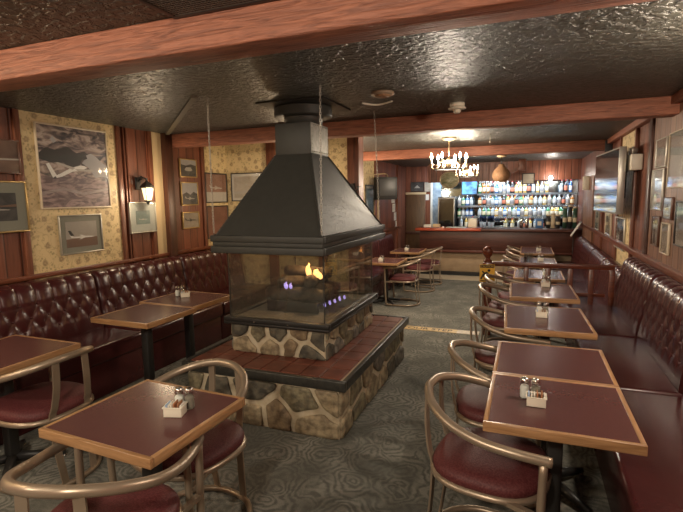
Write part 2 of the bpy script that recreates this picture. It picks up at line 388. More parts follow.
# right wall
trim(XR-.012, XR, 6.30, 7.20, 0, ZC, M['paper'], 0)
trim(XR-.012, XR, 3.0, 5.5, 0, ZC, M['plankslight'], 0)
trim(XR-.035, XR, 5.51, 5.62, 0, ZC, M['postdark'])
for y in (6.25, 7.2, 8.6): trim(XR-.035, XR, y, y+.06, ZL, ZC, M['post'])
trim(XR-.05, XR, 9.6, 11.1, .7, 1.98, M['plankslight'])
trim(XR-.06, XR, YB, YE, .99, 1.05, M['railY'])
trim(XR-.075, XR, YB, 8.08, ZC-.07, ZC, M['beam'])
# step riser nosing
trim(XP, XR, YS, YS+.012, ZL, 0, M['postdark'])
# hanging wooden bracket above the bar
b = MB(); b.box(-.2, -.04, 11.6, 11.72, 2.2, ZC, M['post'], .01); b.bar((-.16, 11.66, 2.26), (-.55, 11.66, 2.1), .07, .07, M['post']); tn[0] += 1; struct(b.build('trim_%d' % tn[0]))
# corner bracket under the third beam
b = MB(); b.box(1.05, 1.149, 8.03, 8.078, 2.2, 2.44, M['black'], .006); b.box(1.06, 1.149, 7.98, 8.03, 2.2, 2.28, M['black'], .006); tn[0] += 1; struct(b.build('trim_%d' % tn[0]))
# door on the back wall
d = MB(); d.box(-3.08, -2.56, YE-.05, YE, ZL, 1.70, M['doorwood'], .006); dd = struct(d.build('door_1'))
d = MB(); d.box(-3.09, -2.55, YE-.07, YE-.05, .62, .70, M['postdark'], .004); d.build('door_rail', dd)
d = MB(); d.box(-3.095, -2.53, YE-.06, YE-.05, 1.70, 1.76, M['cream'], .004); d.build('door_header', dd)
d = MB(); d.sphere((-2.62, YE-.08, .8), .03, M['brass']); d.build('door_knob', dd)
# plank fascia hiding the back bar lights
b = MB(); b.box(-2.36, XR-.01, 12.22, 12.25, 1.99, ZC-.001, M['planks']); tn[0] += 1; struct(b.build('trim_%d' % tn[0]))
# mirror behind the bar
b = MB(); b.box(-2.36, XR-.01, YE-.015, YE, .75, 2.02, M['mirror']); struct(b.build('wall_back_mirror'))
b = MB(); b.box(-2.36, -2.13, YE-.03, YE-.016, ZL, 2.05, mat('pale_blue_panel', (.42, .52, .6), .5, noise=(7, (.2, .27, .34), .15)), 0); tn[0] += 1; struct(b.build('trim_%d' % tn[0]))
b = MB(); b.box(-2.42, -2.36, YE-.03, YE, ZL, 2.08, M['whitepaper'], .004); tn[0] += 1; struct(b.build('trim_%d' % tn[0]))

# step strip with lettering
def text_mesh(txt, size, m, name, parent, T, ext=.001):
    cu = bpy.data.curves.new(name, 'FONT'); cu.body = txt; cu.size = size; cu.extrude = ext; cu.align_x = 'CENTER'; cu.align_y = 'CENTER'
    t = bpy.data.objects.new('tmp', cu); C.objects.link(t)
    me = bpy.data.meshes.new_from_object(t.evaluated_get(bpy.context.evaluated_depsgraph_get())); bpy.data.objects.remove(t)
    me.materials.clear(); me.materials.append(m); me.name = name
    o = bpy.data.objects.new(name, me); C.objects.link(o); me.transform(T)
    if parent: o.parent = parent
    return o
ss = thing('step_strip', 'gold warning strip on the carpet at the edge of the step', 'floor strip', (-1.25, 5.815, 0))
b = MB(); b.box(-.8, .5, -.075, .075, 0, .004, M['gold']); b.build('strip', ss)
b = MB(); b.box(.5, .76, -.075, .075, 0, .0042, M['worn']); o = b.build('worn_end', ss); o['label'] = 'pale worn end of the strip'
text_mesh('WATCH YOUR STEP', .125, M['ink'], 'lettering', ss, Matrix.Translation((-.13, 0, .0045)) @ Matrix.Scale(1.0, 4, (1, 0, 0)), .0008)

# ------------------------------------------------------------------ banquettes
def tuft_mesh(L, m, p=.155):
    """tufted backrest; local: y along length 0..L, x away from the wall, z up"""
    prof = [(.235, .42), (.225, .52), (.207, .64), (.188, .76), (.168, .87), (.157, .92), (.14, .955), (.11, .975), (.07, .98), (.03, .97), (.012, .93)]
    P = [Vector((x, 0, z)) for x, z in prof]; cum = [0]
    for i in range(1, len(P)): cum.append(cum[-1] + (P[i]-P[i-1]).length)
    T = cum[-1]; NS, NT = int(L/.0155), 46
    def at(t):
        for i in range(1, len(cum)):
            if t <= cum[i] + 1e-9:
                f = (t-cum[i-1])/(cum[i]-cum[i-1]); q = P[i-1].lerp(P[i], f); d = (P[i]-P[i-1]).normalized(); return q, Vector((d.z, 0, -d.x))
        d = (P[-1]-P[-2]).normalized(); return P[-1], Vector((d.z, 0, -d.x))
    t1, t2, t3 = .40, .29, .18                    # rows of buttons measured along the profile
    q = t1 - t2; nb = max(1, round(L/p)); pp = L/nb
    vs, fs, but = [], [], []
    for i in range(NS+1):
        s = L*i/NS
        for j in range(NT+1):
            t = T*j/NT; c, n = at(t); u = s/pp
            if t > t1: amp = abs(math.sin(PI*(u)))**.45; k = max(0, 1-(t-t1)/(T-t1)*1.0)**.5; puff = .022*amp*k + .022*(1-k)*.4
            elif t > t3:
                a = u/1.0 + (t-t1)/(2*q)*1.0; bb = u/1.0 - (t-t1)/(2*q)*1.0
                puff = .018*(abs(math.sin(PI*a))*abs(math.sin(PI*bb)))**.42
            else:
                k = t/t3; sh = 0.0
                puff = .018*(1-k**2) + .020*abs(math.sin(PI*(u+.0)))**.5*k**2
                puff *= min(1, .35 + t/.06)
            e = min(s, L-s); puff *= min(1, .15 + e/.03); k2 = min(1, e/.03)
            base = -.018*(1-k2)
            v = c + n*(puff + base); vs.append((v.x, s, v.z))
    for i in range(NS):
        for j in range(NT): a = i*(NT+1)+j; fs.append((a, a+1, a+NT+2, a+NT+1))
    # ends and back
    ends = len(vs)
    for s in (0, L): vs.append((.012, s, .42))
    fs.append([ends] + [j for j in range(NT+1)]); fs.append([ends+1] + [NS*(NT+1)+j for j in range(NT, -1, -1)])
    fs.append((NT, ends, ends+1, NS*(NT+1)+NT)); fs.append((0, NS*(NT+1), ends+1, ends))
    b = MB(); b.faces(vs, fs, m, True)
    for r, (t, off) in enumerate(((t1, 0), (t2, .5), (t3, 0))):
        for k in range(nb+1):
            s = (k+off)*pp
            if s < .04 or s > L-.04: continue
            c, n = at(t); c = c + n*.004; b.sphere((c.x, s, c.z), .011, m, 8)
    return b
def make_banquette(name, label, L, group):
    """origin at the wall foot; x away from the wall"""
    t = thing(name, label, 'bench', group=group)
    tuft_mesh(L, M['vinyl']).build('backrest', t)
    b = MB(); b.box(.19, .725, .004, L-.004, .30, .455, M['vinyl'], .028, seg=4); b.build('seat', t)
    b = MB(); b.box(.03, .685, .003, L-.003, 0, .299, M['vinyl'], .01); b.build('base', t)
    return t
BL = 1.24
GB = 'tufted burgundy banquettes along the walls'
bq = make_banquette('banquette', 'x', BL, GB)
lefts = [(4.615, 'left banquette end beside the partition wall, under the two stacked brown prints'),
         (3.37, 'left banquette under the wall lantern, next to the one at the partition wall'),
         (2.125, 'left banquette under the big glider photograph, the leftmost table at its near end'),
         (.88, 'left banquette nearest the camera, at the left edge of the photo')]
rights = [(5.775-BL, 'right banquette just in front of the wooden railing'), (4.53-BL, 'right banquette with the second nearest seat, near the pale framed pictures'),
          ]
lowers = [(5.98+1.245*k, l) for k, l in enumerate(('lower right banquette directly behind the wooden railing', 'lower right banquette under the wall television',
          'third lower right banquette beyond the railing', 'lower right banquette nearest the bar'))]
lls = [(7.15+1.245*k, l) for k, l in enumerate(('far left banquette behind the nearer of the far left tables', 'far left banquette under the small television', 'far left banquette nearest the door'))]
first = True
for y, l in lefts:
    if first: bq.location = (XL+.06, y, 0); bq['label'] = l; first = False
    else: dup(bq, (XL+.06, y, 0), 0, l)
bl = make_banquette('banquette', 'right banquette nearest the camera, its glossy seat beside the nearest joined tables', 2.1, GB); bl.location = (XR-.005, 3.275, 0); bl.rotation_euler = (0, 0, PI)
for y, l in rights: dup(bq, (XR-.005, y+BL, 0), PI, l)
for y, l in lowers: dup(bq, (XR-.005, y+BL, ZL), PI, l)
for y, l in lls: dup(bq, (XLL+.045, y, ZL), 0, l).scale = (.80, 1, 1)

# ------------------------------------------------------------------ tables
def make_table(label, loc, w, d, rz=0, group='burgundy laminate tables with oak edges', nfoot=4):
    t = thing('restaurant_table', label, 'table', loc, rz, group)
    e = .02; x, y = w/2, d/2
    b = MB(); b.box(-x+e, x-e, -y+e, y-e, .712, .749, M['lam']); b.build('tabletop', t)
    b = MB()
    b.box(-x, x, -y, -y+e, .71, .75, M['oak'], .003); b.box(-x, x, y-e, y, .71, .75, M['oak'], .003)
    b.box(-x, -x+e, -y+e, y-e, .71, .75, M['oakY'], .003); b.box(x-e, x, -y+e, y-e, .71, .75, M['oakY'], .003); b.build('edging', t)
    b = MB(); b.box(-.032, .032, -.032, .032, .05, .69, M['black'], .006); b.box(-.13, .13, -.13, .13, .69, .712, M['black'], .004); b.build('column', t)
    for k in range(4):
        a = PI/4 + k*PI/2; c, s = math.cos(a), math.sin(a)
        b = MB(); b.tube([(c*.02, s*.02, .06), (c*.16, s*.16, .045), (c*.29, s*.29, .022)], [.03, .026, .018], M['black'], 8)
        b.lathe([(.016, 0), (.02, .004), (.02, .012), (.012, .018)], M['chrome'], (c*.275, s*.275, 0), 10); b.build('foot', t)
    return t
RX = .15
tables = [
    ('R1a', (RX, 2.21, 0), .58, .58, 0, 'nearest right-hand table, its top holding a white sugar caddy'),
    ('R1b', (RX, 2.795, 0), .58, .58, 0, 'bare table pushed against the far side of the nearest right-hand table'),
    ('R2', (.155, 3.79, 0), .58, .76, .04, 'second table row on the right, alone between the joined pair and the railing tables'),
    ('R3', (.16, 4.88, 0), .58, .74, .03, 'right-hand table just in front of the wooden railing'),
    ('R4', (.18, 7.15, ZL), .64, .8, 0, 'first table beyond the railing, holding several glasses'),
    ('R5', (.2, 8.5, ZL), .58, 1.05, 0, 'second table beyond the railing, near the bar'),
    ('R6', (.21, 10.25, ZL), .6, 1.2, 0, 'farthest right-hand table, closest to the bar counter'),
    ('L1', (-1.515, 1.535, 0), .61, .575, -.05, 'nearest left table with a white sugar caddy, two chairs tucked round it'),
    ('L2a', (-2.9, 2.98, 0), .585, .56, -.02, 'left table with a bare top, nearer of the joined pair by the banquette'),
    ('L2b', (-2.94, 3.555, 0), .62, .57, -.05, 'left table beside the fireplace with white shakers, farther of the joined pair'),
    ('L0', (-3.0, 1.89, 0), .62, .60, .0, 'leftmost table cut off by the left edge of the photo'),
    ('F1', (-2.28, 8.0, ZL), .6, .72, 0, 'far left table beyond the fireplace, the nearer of two'),
    ('F2', (-2.255, 9.65, ZL), .6, .76, 0, 'far left table nearest the bar, the farther of two')]
TB = {}
for k, loc, w, d, rz, l in tables: TB[k] = make_table(l, loc, w, d, rz)

# ------------------------------------------------------------------ chairs
def make_chair():
    t = thing('tub_chair', 'x', 'chair', group='bronze tube chairs with burgundy seats')
    half = [(.30, .262, .655), (.17, .285, .668), (.03, .288, .683), (-.10, .262, .714), (-.205, .185, .75), (-.262, .08, .772)]
    pts = [(x, -y, z) for x, y, z in half] + [(-.272, 0, .776)] + half[::-1]
    b = MB(); b.tube(spline(pts, 6), .0205, M['bronze'], 12); b.build('arm_hoop', t)
    for sg in (-1, 1):
        b = MB(); b.tube(spline([(.272, sg*.268, .65), (.262, sg*.264, .3), (.25, sg*.26, .07), (.225, sg*.258, .026), (.15, sg*.256, .018)], 5), .0165, M['bronze'], 10); b.build('front_leg', t)
    base = [(.15, -.256, .018), (-.08, -.25, .018), (-.2, -.19, .018), (-.265, -.08, .018), (-.265, .08, .018), (-.2, .19, .018), (-.08, .25, .018), (.15, .256, .018)]
    b = MB(); b.tube(spline(base, 6), .0165, M['bronze'], 10); b.build('floor_loop', t)
    for sg in (-1, 1):
        b = MB(); b.strip(spline([(-.262, sg*.095, .765), (-.262, sg*.10, .62), (-.245, sg*.11, .50), (-.225, sg*.115, .43), (-.235, sg*.11, .25), (-.262, sg*.095, .03)], 5), (.0, 1, 0), .042, .009, M['bronze']); b.build('back_slat', t)
    def sup(r, n=40, e=2.7):
        o = []
        for k in range(n):
            a = 2*PI*k/n; c, s = math.cos(a), math.sin(a); f = (abs(c)**e+abs(s)**e)**(-1/e); o.append((r*f*c+.01, r*f*s))
        return o
    b = MB(); vs, fs = [], []; rings = [(.232, .425), (.247, .44), (.249, .462), (.238, .482), (.205, .497), (.14, .505), (.06, .508)]; n = 40
    for r, z in rings: vs += [(x, y, z) for x, y in sup(r)]
    for i in range(len(rings)-1):
        for k in range(n): fs.append((i*n+k, i*n+(k+1) % n, (i+1)*n+(k+1) % n, (i+1)*n+k))
    fs.append(tuple(range(n))[::-1]); fs.append(tuple(range((len(rings)-1)*n, len(rings)*n)))
    b.faces(vs, fs, M['seat'], True); b.build('seat', t)
    b = MB(); b.tube([(x, y, .424) for x, y in sup(.243)], .0145, M['bronze'], 8, True, 1.3); 
    for sg in (-1, 1): b.bar((.1, sg*.22, .418), (.255, sg*.264, .418), .025, .02, M['bronze'])
    b.build('seat_frame', t)
    return t
ch = make_chair()
D = math.radians
chairs = [
    ((-.13, 2.17, 0), -10, 'chair nearest the camera on the right, tucked under the caddy table'),
    ((-.12, 2.80, 0), 4, 'second chair in the right row, at the bare joined table'),
    ((-.10, 3.74, 0), -4, 'third chair in the right row, at the table with a tall white caddy'),
    ((-.13, 4.80, 0), -4, 'fourth chair in the right row, just before the railing'),
    ((-.12, 5.39, 0), 0, 'fifth chair in the right row, in front of the yellow caution sign'),
    ((-.10, 6.95, ZL), 3, 'first chair beyond the railing, behind the newel post'),
    ((-.08, 8.25, ZL), -6, 'second chair beyond the railing on the right row'),
    ((-.08, 8.92, ZL), 4, 'third chair beyond the railing on the right row'),
    ((-.07, 9.9, ZL), -5, 'fourth chair beyond the railing on the right row'),
    ((-.07, 10.6, ZL), 4, 'farthest right-row chair, closest to the bar counter'),
    ((-1.44, 1.207, 0), 107, 'chair at the bottom left with its hoop back to the camera'),
    ((-1.55, 1.84, 0), 262, 'chair at the far corner of the nearest left table, backing on the hearth'),
    ((-2.73, 1.93, 0), 180, 'leftmost chair, facing the table cut off by the photo edge'),
    ((-1.955, 8.0, ZL), 180, 'nearest of the three far left chairs beyond the fireplace'),
    ((-1.93, 9.25, ZL), 176, 'middle of the three far left chairs beyond the fireplace'),
    ((-1.915, 10.05, ZL), 184, 'farthest of the three far left chairs, toward the bar')]
for i, (loc, a, l) in enumerate(chairs):
    if i == 0: ch.location = loc; ch.rotation_euler = (0, 0, D(a)); ch['label'] = l
    else: dup(ch, loc, D(a), l)

# ------------------------------------------------------------------ fireplace
def clip(poly, n, c):
    out = []
    for i in range(len(poly)):
        a, b = poly[i], poly[(i+1) % len(poly)]; da = a[0]*n[0]+a[1]*n[1]-c; db = b[0]*n[0]+b[1]*n[1]-c
        if da <= 0: out.append(a)
        if da*db < 0: f = da/(da-db); out.append((a[0]+(b[0]-a[0])*f, a[1]+(b[1]-a[1])*f))
    return out
def stone_face(mb, org, ud, nd, U, V, seeds, gap, rnd):
    org, ud, nd = Vector(org), Vector(ud), Vector(nd); vd = Vector((0, 0, 1)); K = 1.25
    for i, (su, sv) in enumerate(seeds):
        poly = [(0, 0), (U, 0), (U, V), (0, V)]
        for j, (tu, tv) in enumerate(seeds):
            if i == j: continue
            n = (tu-su, (tv-sv)*K*K); L = math.hypot(n[0], n[1]); n = (n[0]/L, n[1]/L)
            mid = ((su+tu)/2, (sv+tv)/2); c = n[0]*mid[0]+n[1]*mid[1]
            poly = clip(poly, n, c - gap*rnd.uniform(.35, .75))
            if len(poly) < 3: break
        if len(poly) < 3: continue
        # roughen then round the outline
        P = []
        for k in range(len(poly)):
            a, bb = poly[k], poly[(k+1) % len(poly)]; P.append(a)
            if math.hypot(bb[0]-a[0], bb[1]-a[1]) > .09: P.append(((a[0]+bb[0])/2+rnd.uniform(-.014, .014), (a[1]+bb[1])/2+rnd.uniform(-.014, .014)))
        for _ in range(2):
            Q = []
            for k in range(len(P)):
                a, bb = P[k], P[(k+1) % len(P)]; Q += [(a[0]*.84+bb[0]*.16, a[1]*.84+bb[1]*.16), (a[0]*.16+bb[0]*.84, a[1]*.16+bb[1]*.84)]
            P = Q
        P = [(min(max(u, .0), U), min(max(v, .0), V)) for u, v in P]
        cu = sum(p[0] for p in P)/len(P); cv = sum(p[1] for p in P)/len(P); m = rnd.choice(M['stones']); n = len(P); vs, fs = [], []
        h = rnd.uniform(.014, .026)
        for k, (f, dd) in enumerate(((1, -.004), (.99, h*.55), (.94, h*.9), (.7, h))):
            for u, v in P:
                q = org + ud*(cu+(u-cu)*f) + vd*(cv+(v-cv)*f) + nd*(dd + (rnd.uniform(-.003, .003) if k == 3 else 0)); vs.append(tuple(q))
        for r in range(3):
            for k in range(n): fs.append((r*n+k, r*n+(k+1) % n, (r+1)*n+(k+1) % n, (r+1)*n+k))
        vs.append(tuple(org+ud*cu+vd*cv+nd*(h+.002))); fs += [(3*n+k, 3*n+(k+1) % n, 4*n) for k in range(n)]
        mb.faces(vs, fs, m, True)
def stone_block(name, x0, x1, y0, y1, z0, z1, parent, cell, seed, gap):
    rnd = random.Random(seed); mb = MB(); mb.box(x0, x1, y0, y1, z0, z1, M['mortar'])
    for org, ud, nd, U in (((x0, y0, z0), (1, 0, 0), (0, -1, 0), x1-x0), ((x1, y0, z0), (0, 1, 0), (1, 0, 0), y1-y0),
                           ((x1, y1, z0), (-1, 0, 0), (0, 1, 0), x1-x0), ((x0, y1, z0), (0, -1, 0), (-1, 0, 0), y1-y0)):
        V = z1-z0; nr = max(1, round(V/cell[1])); seeds = []
        for r in range(nr):
            nc = max(2, round(U/cell[0])) ; off = .5*(r % 2)
            for k in range(nc + (r % 2)):
                seeds.append((U*(k+.5-off)/nc + rnd.uniform(-.3, .3)*U/nc, V*(r+.5)/nr + rnd.uniform(-.28, .28)*V/nr))
        seeds = [(min(max(u, .03), U-.03), min(max(v, .03), V-.03)) for u, v in seeds]
        stone_face(mb, org, ud, nd, U, V, seeds, gap, rnd)
    return mb.build(name, parent)
fx, fy = -1.81, 3.85
fp = thing('fireplace', 'freestanding stone fireplace with glass firebox under a black metal hood', 'fireplace', (fx, fy, 0))
def rel(o): 
    o.matrix_parent_inverse = Matrix.Translation((-fx, -fy, 0)); return o
rel(stone_block('stone_base', -2.41, -1.16, 2.885, 4.68, 0, .345, fp, (.30, .20), 11, .036))
b = MB(); b.box(-2.44, -1.13, 2.895, 4.72, .345, .408, M['grout'])
tw = .15
x = -2.42; nx = 6; ny = 9
x0, x1, y0, y1 = -2.43, -1.16, 2.925, 4.71
sx, sy = (x1-x0)/8.0, (y1-y0)/9.0
for i in range(8):
    for j in range(9):
        a0, a1, c0, c1 = x0+i*sx, x0+(i+1)*sx, y0+j*sy, y0+(j+1)*sy
        if a0 > -2.20 and a1 < -1.45 and c0 > 3.3 and c1 < 4.35: continue
        b.box(a0+.0045, a1-.0045, c0+.0045, c1-.0045, .40, .420, M['tile'], .004, seg=1)
rel(b.build('tiled_hearth', fp))
b = MB(); b.box(-2.47, -1.105, 2.87, 2.905, .352, .424, M['steeledge'], .006); b.box(-1.14, -1.105, 2.905, 4.75, .352, .424, M['steeledge'], .006)
b.box(-2.47, -1.14, 4.715, 4.75, .352, .424, M['steeledge'], .006); b.box(-2.47, -2.435, 2.905, 4.715, .352, .424, M['steeledge'], .006); rel(b.build('hearth_edging', fp))
rel(stone_block('upper_stonework', -2.235, -1.405, 3.24, 4.40, .42, .662, fp, (.21, .16), 5, .032))
b = MB(); b.box(-2.29, -1.355, 3.195, 4.47, .655, .675, M['black'], .004); b.box(-2.29, -1.355, 3.195, 3.25, .675, .715, M['black'], .006); b.box(-2.29, -1.355, 4.415, 4.47, .675, .715, M['black'], .006)
b.box(-2.29, -2.235, 3.25, 4.415, .675, .715, M['black'], .006); b.box(-1.41, -1.355, 3.25, 4.415, .675, .715, M['black'], .006)
for k in (-2.0, -1.7): b.sphere((k-.0, 3.192, .69), .007, M['chrome'], 8)
rel(b.build('firebox_frame', fp))
GX0, GX1, GY0, GY1 = -2.245, -1.405, 3.235, 4.43
b = MB(); b.box(GX0+.012, GX1-.012, GY0+.012, GY1-.012, .675, .70, M['ash']); rel(b.build('ash_bed', fp))
for a in ((GX0, GX1, GY0, GY0+.006), (GX0, GX1, GY1-.006, GY1), (GX0, GX0+.006, GY0+.007, GY1-.007), (GX1-.006, GX1, GY0+.007, GY1-.007)):
    b = MB(); b.box(*a, .70, 1.30, M['glass']); rel(b.build('glass_pane', fp))
for xx in (GX0-.004, GX1-.004):
    for yy in (GY0-.004, GY1-.004): b = MB(); b.box(xx, xx+.008, yy, yy+.008, .70, 1.30, M['steeledge']); rel(b.build('corner_strip', fp))
# grate, logs, flames
b = MB()
for yy in (3.62, 3.78, 3.94, 4.08): b.box(-2.05, -1.62, yy-.012, yy+.012, .76, .78, M['black'])
for xx in (-2.04, -1.64):
    b.box(xx-.01, xx+.01, 3.6, 4.1, .74, .76, M['black'])
    for yy in (3.62, 4.08): b.box(xx-.01, xx+.01, yy-.01, yy+.01, .70, .75, M['black'])
b.box(-2.08, -1.60, 3.54, 3.57, .70, .79, M['black'], .004); rel(b.build('fire_grate', fp))
rnd = random.Random(3)
for (a, c, r) in (((-2.12, 3.63, .84), (-1.55, 3.70, .83), .062), ((-2.05, 3.85, .83), (-1.58, 3.80, .84), .065), ((-2.1, 4.0, .83), (-1.6, 4.05, .83), .06),
                  ((-2.0, 3.62, .93), (-1.72, 4.02, .93), .055), ((-1.7, 3.6, .95), (-1.85, 4.05, .95), .06), ((-2.03, 3.8, 1.02), (-1.6, 3.86, 1.0), .05)):
    a, c = Vector(a), Vector(c); n = 9; b = MB()
    b.tube([a.lerp(c, k/(n-1)) + Vector((0, rnd.uniform(-.008, .008), rnd.uniform(-.008, .008))) for k in range(n)], [r*rnd.uniform(.85, 1.1)*(.8 if k in (0, n-1) else 1) for k in range(n)], M['log'], 12)
    rel(b.build('log', fp))
def flame(x, y, z, h, w, m):
    b = MB(); n = 8
    b.tube([(x+.25*w*math.sin(k*1.1), y+.2*w*math.cos(k*1.7), z+h*k/n) for k in range(n+1)], [w*max(.03, math.sin(PI*min(1, (k+.9)/(n+1))**.75)) for k in range(n+1)], m, 8); rel(b.build('flame', fp))
flame(-1.76, 3.72, .985, .12, .026, M['flame']); flame(-1.70, 3.76, .98, .07, .03, M['flame']); flame(-1.66, 3.74, .97, .05, .024, M['flame'])
flame(-1.9, 3.56, .90, .06, .018, M['flameblue']); flame(-1.86, 3.57, .9, .05, .014, M['flameblue'])
for k in range(5): flame(-1.56+.012*k, 3.6+.085*k, .755, .035+.01*(k % 2), .012, M['flameblue'])
l = point('fire_glow', (-1.72, 3.72, 1.2), 6, (1, .55, .22), .04)
# hood
cx0, cx1, cy0, cy1 = -2.325, -1.35, 3.115, 4.72
b = MB()
for x_, z0_, z1_ in ((0, 1.335, 1.385), (.012, 1.30, 1.335), (-.0, 1.245, 1.30)):
    b.box(cx0+x_, cx1-x_, cy0+x_, cy0+.05, z0_, z1_, M['hood'], .005); b.box(cx0+x_, cx1-x_, cy1-.05, cy1-x_, z0_, z1_, M['hood'], .005)
    b.box(cx0+x_, cx0+.05, cy0+.05, cy1-.05, z0_, z1_, M['hood'], .005); b.box(cx1-.05, cx1-x_, cy0+.05, cy1-.05, z0_, z1_, M['hood'], .005)
rel(b.build('hood_rim', fp))
bx0, bx1, by0, by1 = -2.01, -1.68, 3.65, 4.02
cb = [(cx0+.035, cy0+.035, 1.385), (cx1-.035, cy0+.035, 1.385), (cx1-.035, cy1-.035, 1.385), (cx0+.035, cy1-.035, 1.385)]
ct = [(bx0, by0, 2.03), (bx1, by0, 2.03), (bx1, by1, 2.03), (bx0, by1, 2.03)]
b = MB()
def shell(th):
    k = th
    return [(cb[0][0]+k, cb[0][1]+k, cb[0][2]), (cb[1][0]-k, cb[1][1]+k, cb[1][2]), (cb[2][0]-k, cb[2][1]-k, cb[2][2]), (cb[3][0]+k, cb[3][1]-k, cb[3][2])], \
           [(ct[0][0]+k, ct[0][1]+k, ct[0][2]), (ct[1][0]-k, ct[1][1]+k, ct[1][2]), (ct[2][0]-k, ct[2][1]-k, ct[2][2]), (ct[3][0]+k, ct[3][1]-k, ct[3][2])]
o0, o1 = shell(0); i0, i1 = shell(.006)
vs = o0+o1+i0+i1; fs = []
for k in range(4):
    j = (k+1) % 4; fs += [(k, j, 4+j, 4+k), (8+k, 12+k, 12+j, 8+j), (k, 8+k, 8+j, j), (4+k, 4+j, 12+j, 12+k)]
b.faces(vs, fs, M['hood'])
for k in range(4):        # riveted corner seams
    p, q = Vector(o0[k]), Vector(o1[k]); b.bar(p, q, .016, .006, M['hood'], (0, 0, 1))
    nv = Vector((1 if k in (1, 2) else -1, 1 if k > 1 else -1, .4)).normalized()
    for r in range(1, 24): b.sphere(p.lerp(q, r/24)+nv*.004, .0055, M['hood'], 6)
rel(b.build('hood', fp))
b = MB(); b.box(bx0, bx1, by0, by1, 2.03, 2.29, M['hood'], .004); rel(b.build('chimney_box', fp))
b = MB(); b.box(bx1, bx1+.006, by0+.008, by1-.008, 2.04, 2.285, M['hoodgrey'])
for k in range(10):
    for zz in (2.052, 2.273): b.sphere((bx1+.007, by0+.025+k*(by1-by0-.05)/9, zz), .006, M['hoodgrey'], 6)
for k in range(1, 7):
    for yy in (by0+.025, by1-.025): b.sphere((bx1+.007, yy, 2.052+k*.2210/7), .006, M['hoodgrey'], 6)
o = rel(b.build('riveted_plate', fp)); o['label'] = 'pale grey riveted plate on the chimney box'
pcx, pcy = -1.83, 3.84
b = MB(); b.lathe([(.165, 2.29), (.165, 2.40)], M['hood'], (pcx, pcy, 0), 32); rel(b.build('flue_pipe', fp))
b = MB(); b.lathe([(.17, 2.352), (.238, 2.354), (.245, 2.356), (.25, 2.362), (.25, 2.366), (.25, 2.425), (.25, 2.43), (.24, 2.438)], M['hood'], (pcx, pcy, 0), 36); rel(b.build('flue_collar', fp))
b = MB(); b.box(-2.10, -1.50, 3.50, 4.14, 2.438, 2.449, M['black'], .003); rel(b.build('ceiling_plate', fp))
# chains
for loc, top, l in (((-2.30, 3.135), (-2.32, 3.16), 'hanging chain at the hood corner nearest the left wall'), ((-1.37, 3.13), (-1.375, 3.17), 'hanging chain in front of the near right hood corner'), ((-1.40, 4.69), (-1.33, 4.3), 'hanging chain at the far right hood corner')):
    b = MB(); a = Vector((*loc, 1.40)); t_ = Vector((*top, 2.448)); n = 46
    for k in range(n):
        c = a.lerp(t_, (k+.5)/n); h = .0155; w = .006
        ax = Vector((1, 0, 0)) if k % 2 else Vector((0, 1, 0))
        b.tube([c+ax*w+Vector((0, 0, -h*.6)), c+Vector((0, 0, -h)), c-ax*w+Vector((0, 0, -h*.6)), c-ax*w+Vector((0, 0, h*.6)), c+Vector((0, 0, h)), c+ax*w+Vector((0, 0, h*.6))], .0022, M['silver'], 5, True)
    b.tube(spline([(a.x, a.y, 1.40), (a.x, a.y, 1.39), (a.x+.012, a.y, 1.3865), (a.x+.018, a.y, 1.396)], 4), .004, M['black'], 6)
    tag(b.build('hanging_chain'), l, 'chain', 'chains holding the fireplace hood')

# ------------------------------------------------------------------ railing
rl = thing('stair_railing', 'dark wooden railing with a ball-topped newel post above the step', 'railing', (-.41, 5.83, 0))
b = MB(); b.box(-.05, .05, -.05, .05, 0, .88, M['rail'], .006); b.lathe([(.05, .88), (.052, .895), (.03, .91), (.026, .93), (.05, .96), (.062, 1.0), (.055, 1.035), (.03, 1.06), (.004, 1.068)], M['rail'], (0, 0, 0), 20); b.build('newel_post', rl)
b = MB(); b.box(.05, 1.325, -.03, .03, .835, .885, M['rail'], .008); b.build('top_rail', rl)
b = MB(); b.box(.92, 1.24, -.018, .018, .53, .565, M['rail'], .005); b.build('lower_rail', rl)
for xx in (.43, .66, .89, 1.10, 1.30):
    b = MB(); b.box(xx-.026, xx+.026, -.02, .02, 0, .835, M['rail'], .005); b.build('baluster', rl)
sg = thing('caution_sign', 'yellow caution sign with a black falling figure on the newel post', 'sign', (-.41, 5.775, .75))
b = MB(); b.box(-.085, .085, -.004, .003, -.105, .105, M['yellow']); b.build('sign_board', sg)
b = MB(); b.box(-.08, .08, -.006, -.003, .065, .1, M['ink'])
for a_, c_, w_ in (((-.05, -.03), (.0, .01), .03), ((.0, .01), (.03, -.035), .02), ((-.05, -.03), (-.07, -.07), .02), ((-.03, -.0), (-.055, .025), .016), ((-.035, -.03), (-.01, -.075), .02)):
    b.bar((a_[0], -.005, a_[1]), (c_[0], -.005, c_[1]), .004, w_, M['ink'], (c_[1]-a_[1], 0, -(c_[0]-a_[0])))
b.lathe([(.016, 0), (.016, .003)], M['ink'], T=Matrix.Translation((.02, -.003, .035)) @ Matrix.Rotation(PI/2, 4, 'X'))
b.box(-.075, .075, -.006, -.003, -.095, -.085, M['ink']); b.build('falling_figure', sg)
text_mesh('CAUTION', .032, M['yellow'], 'lettering', sg, Matrix.Translation((0, -.0065, .082)) @ Matrix.Rotation(PI/2, 4, 'X'), .0006)

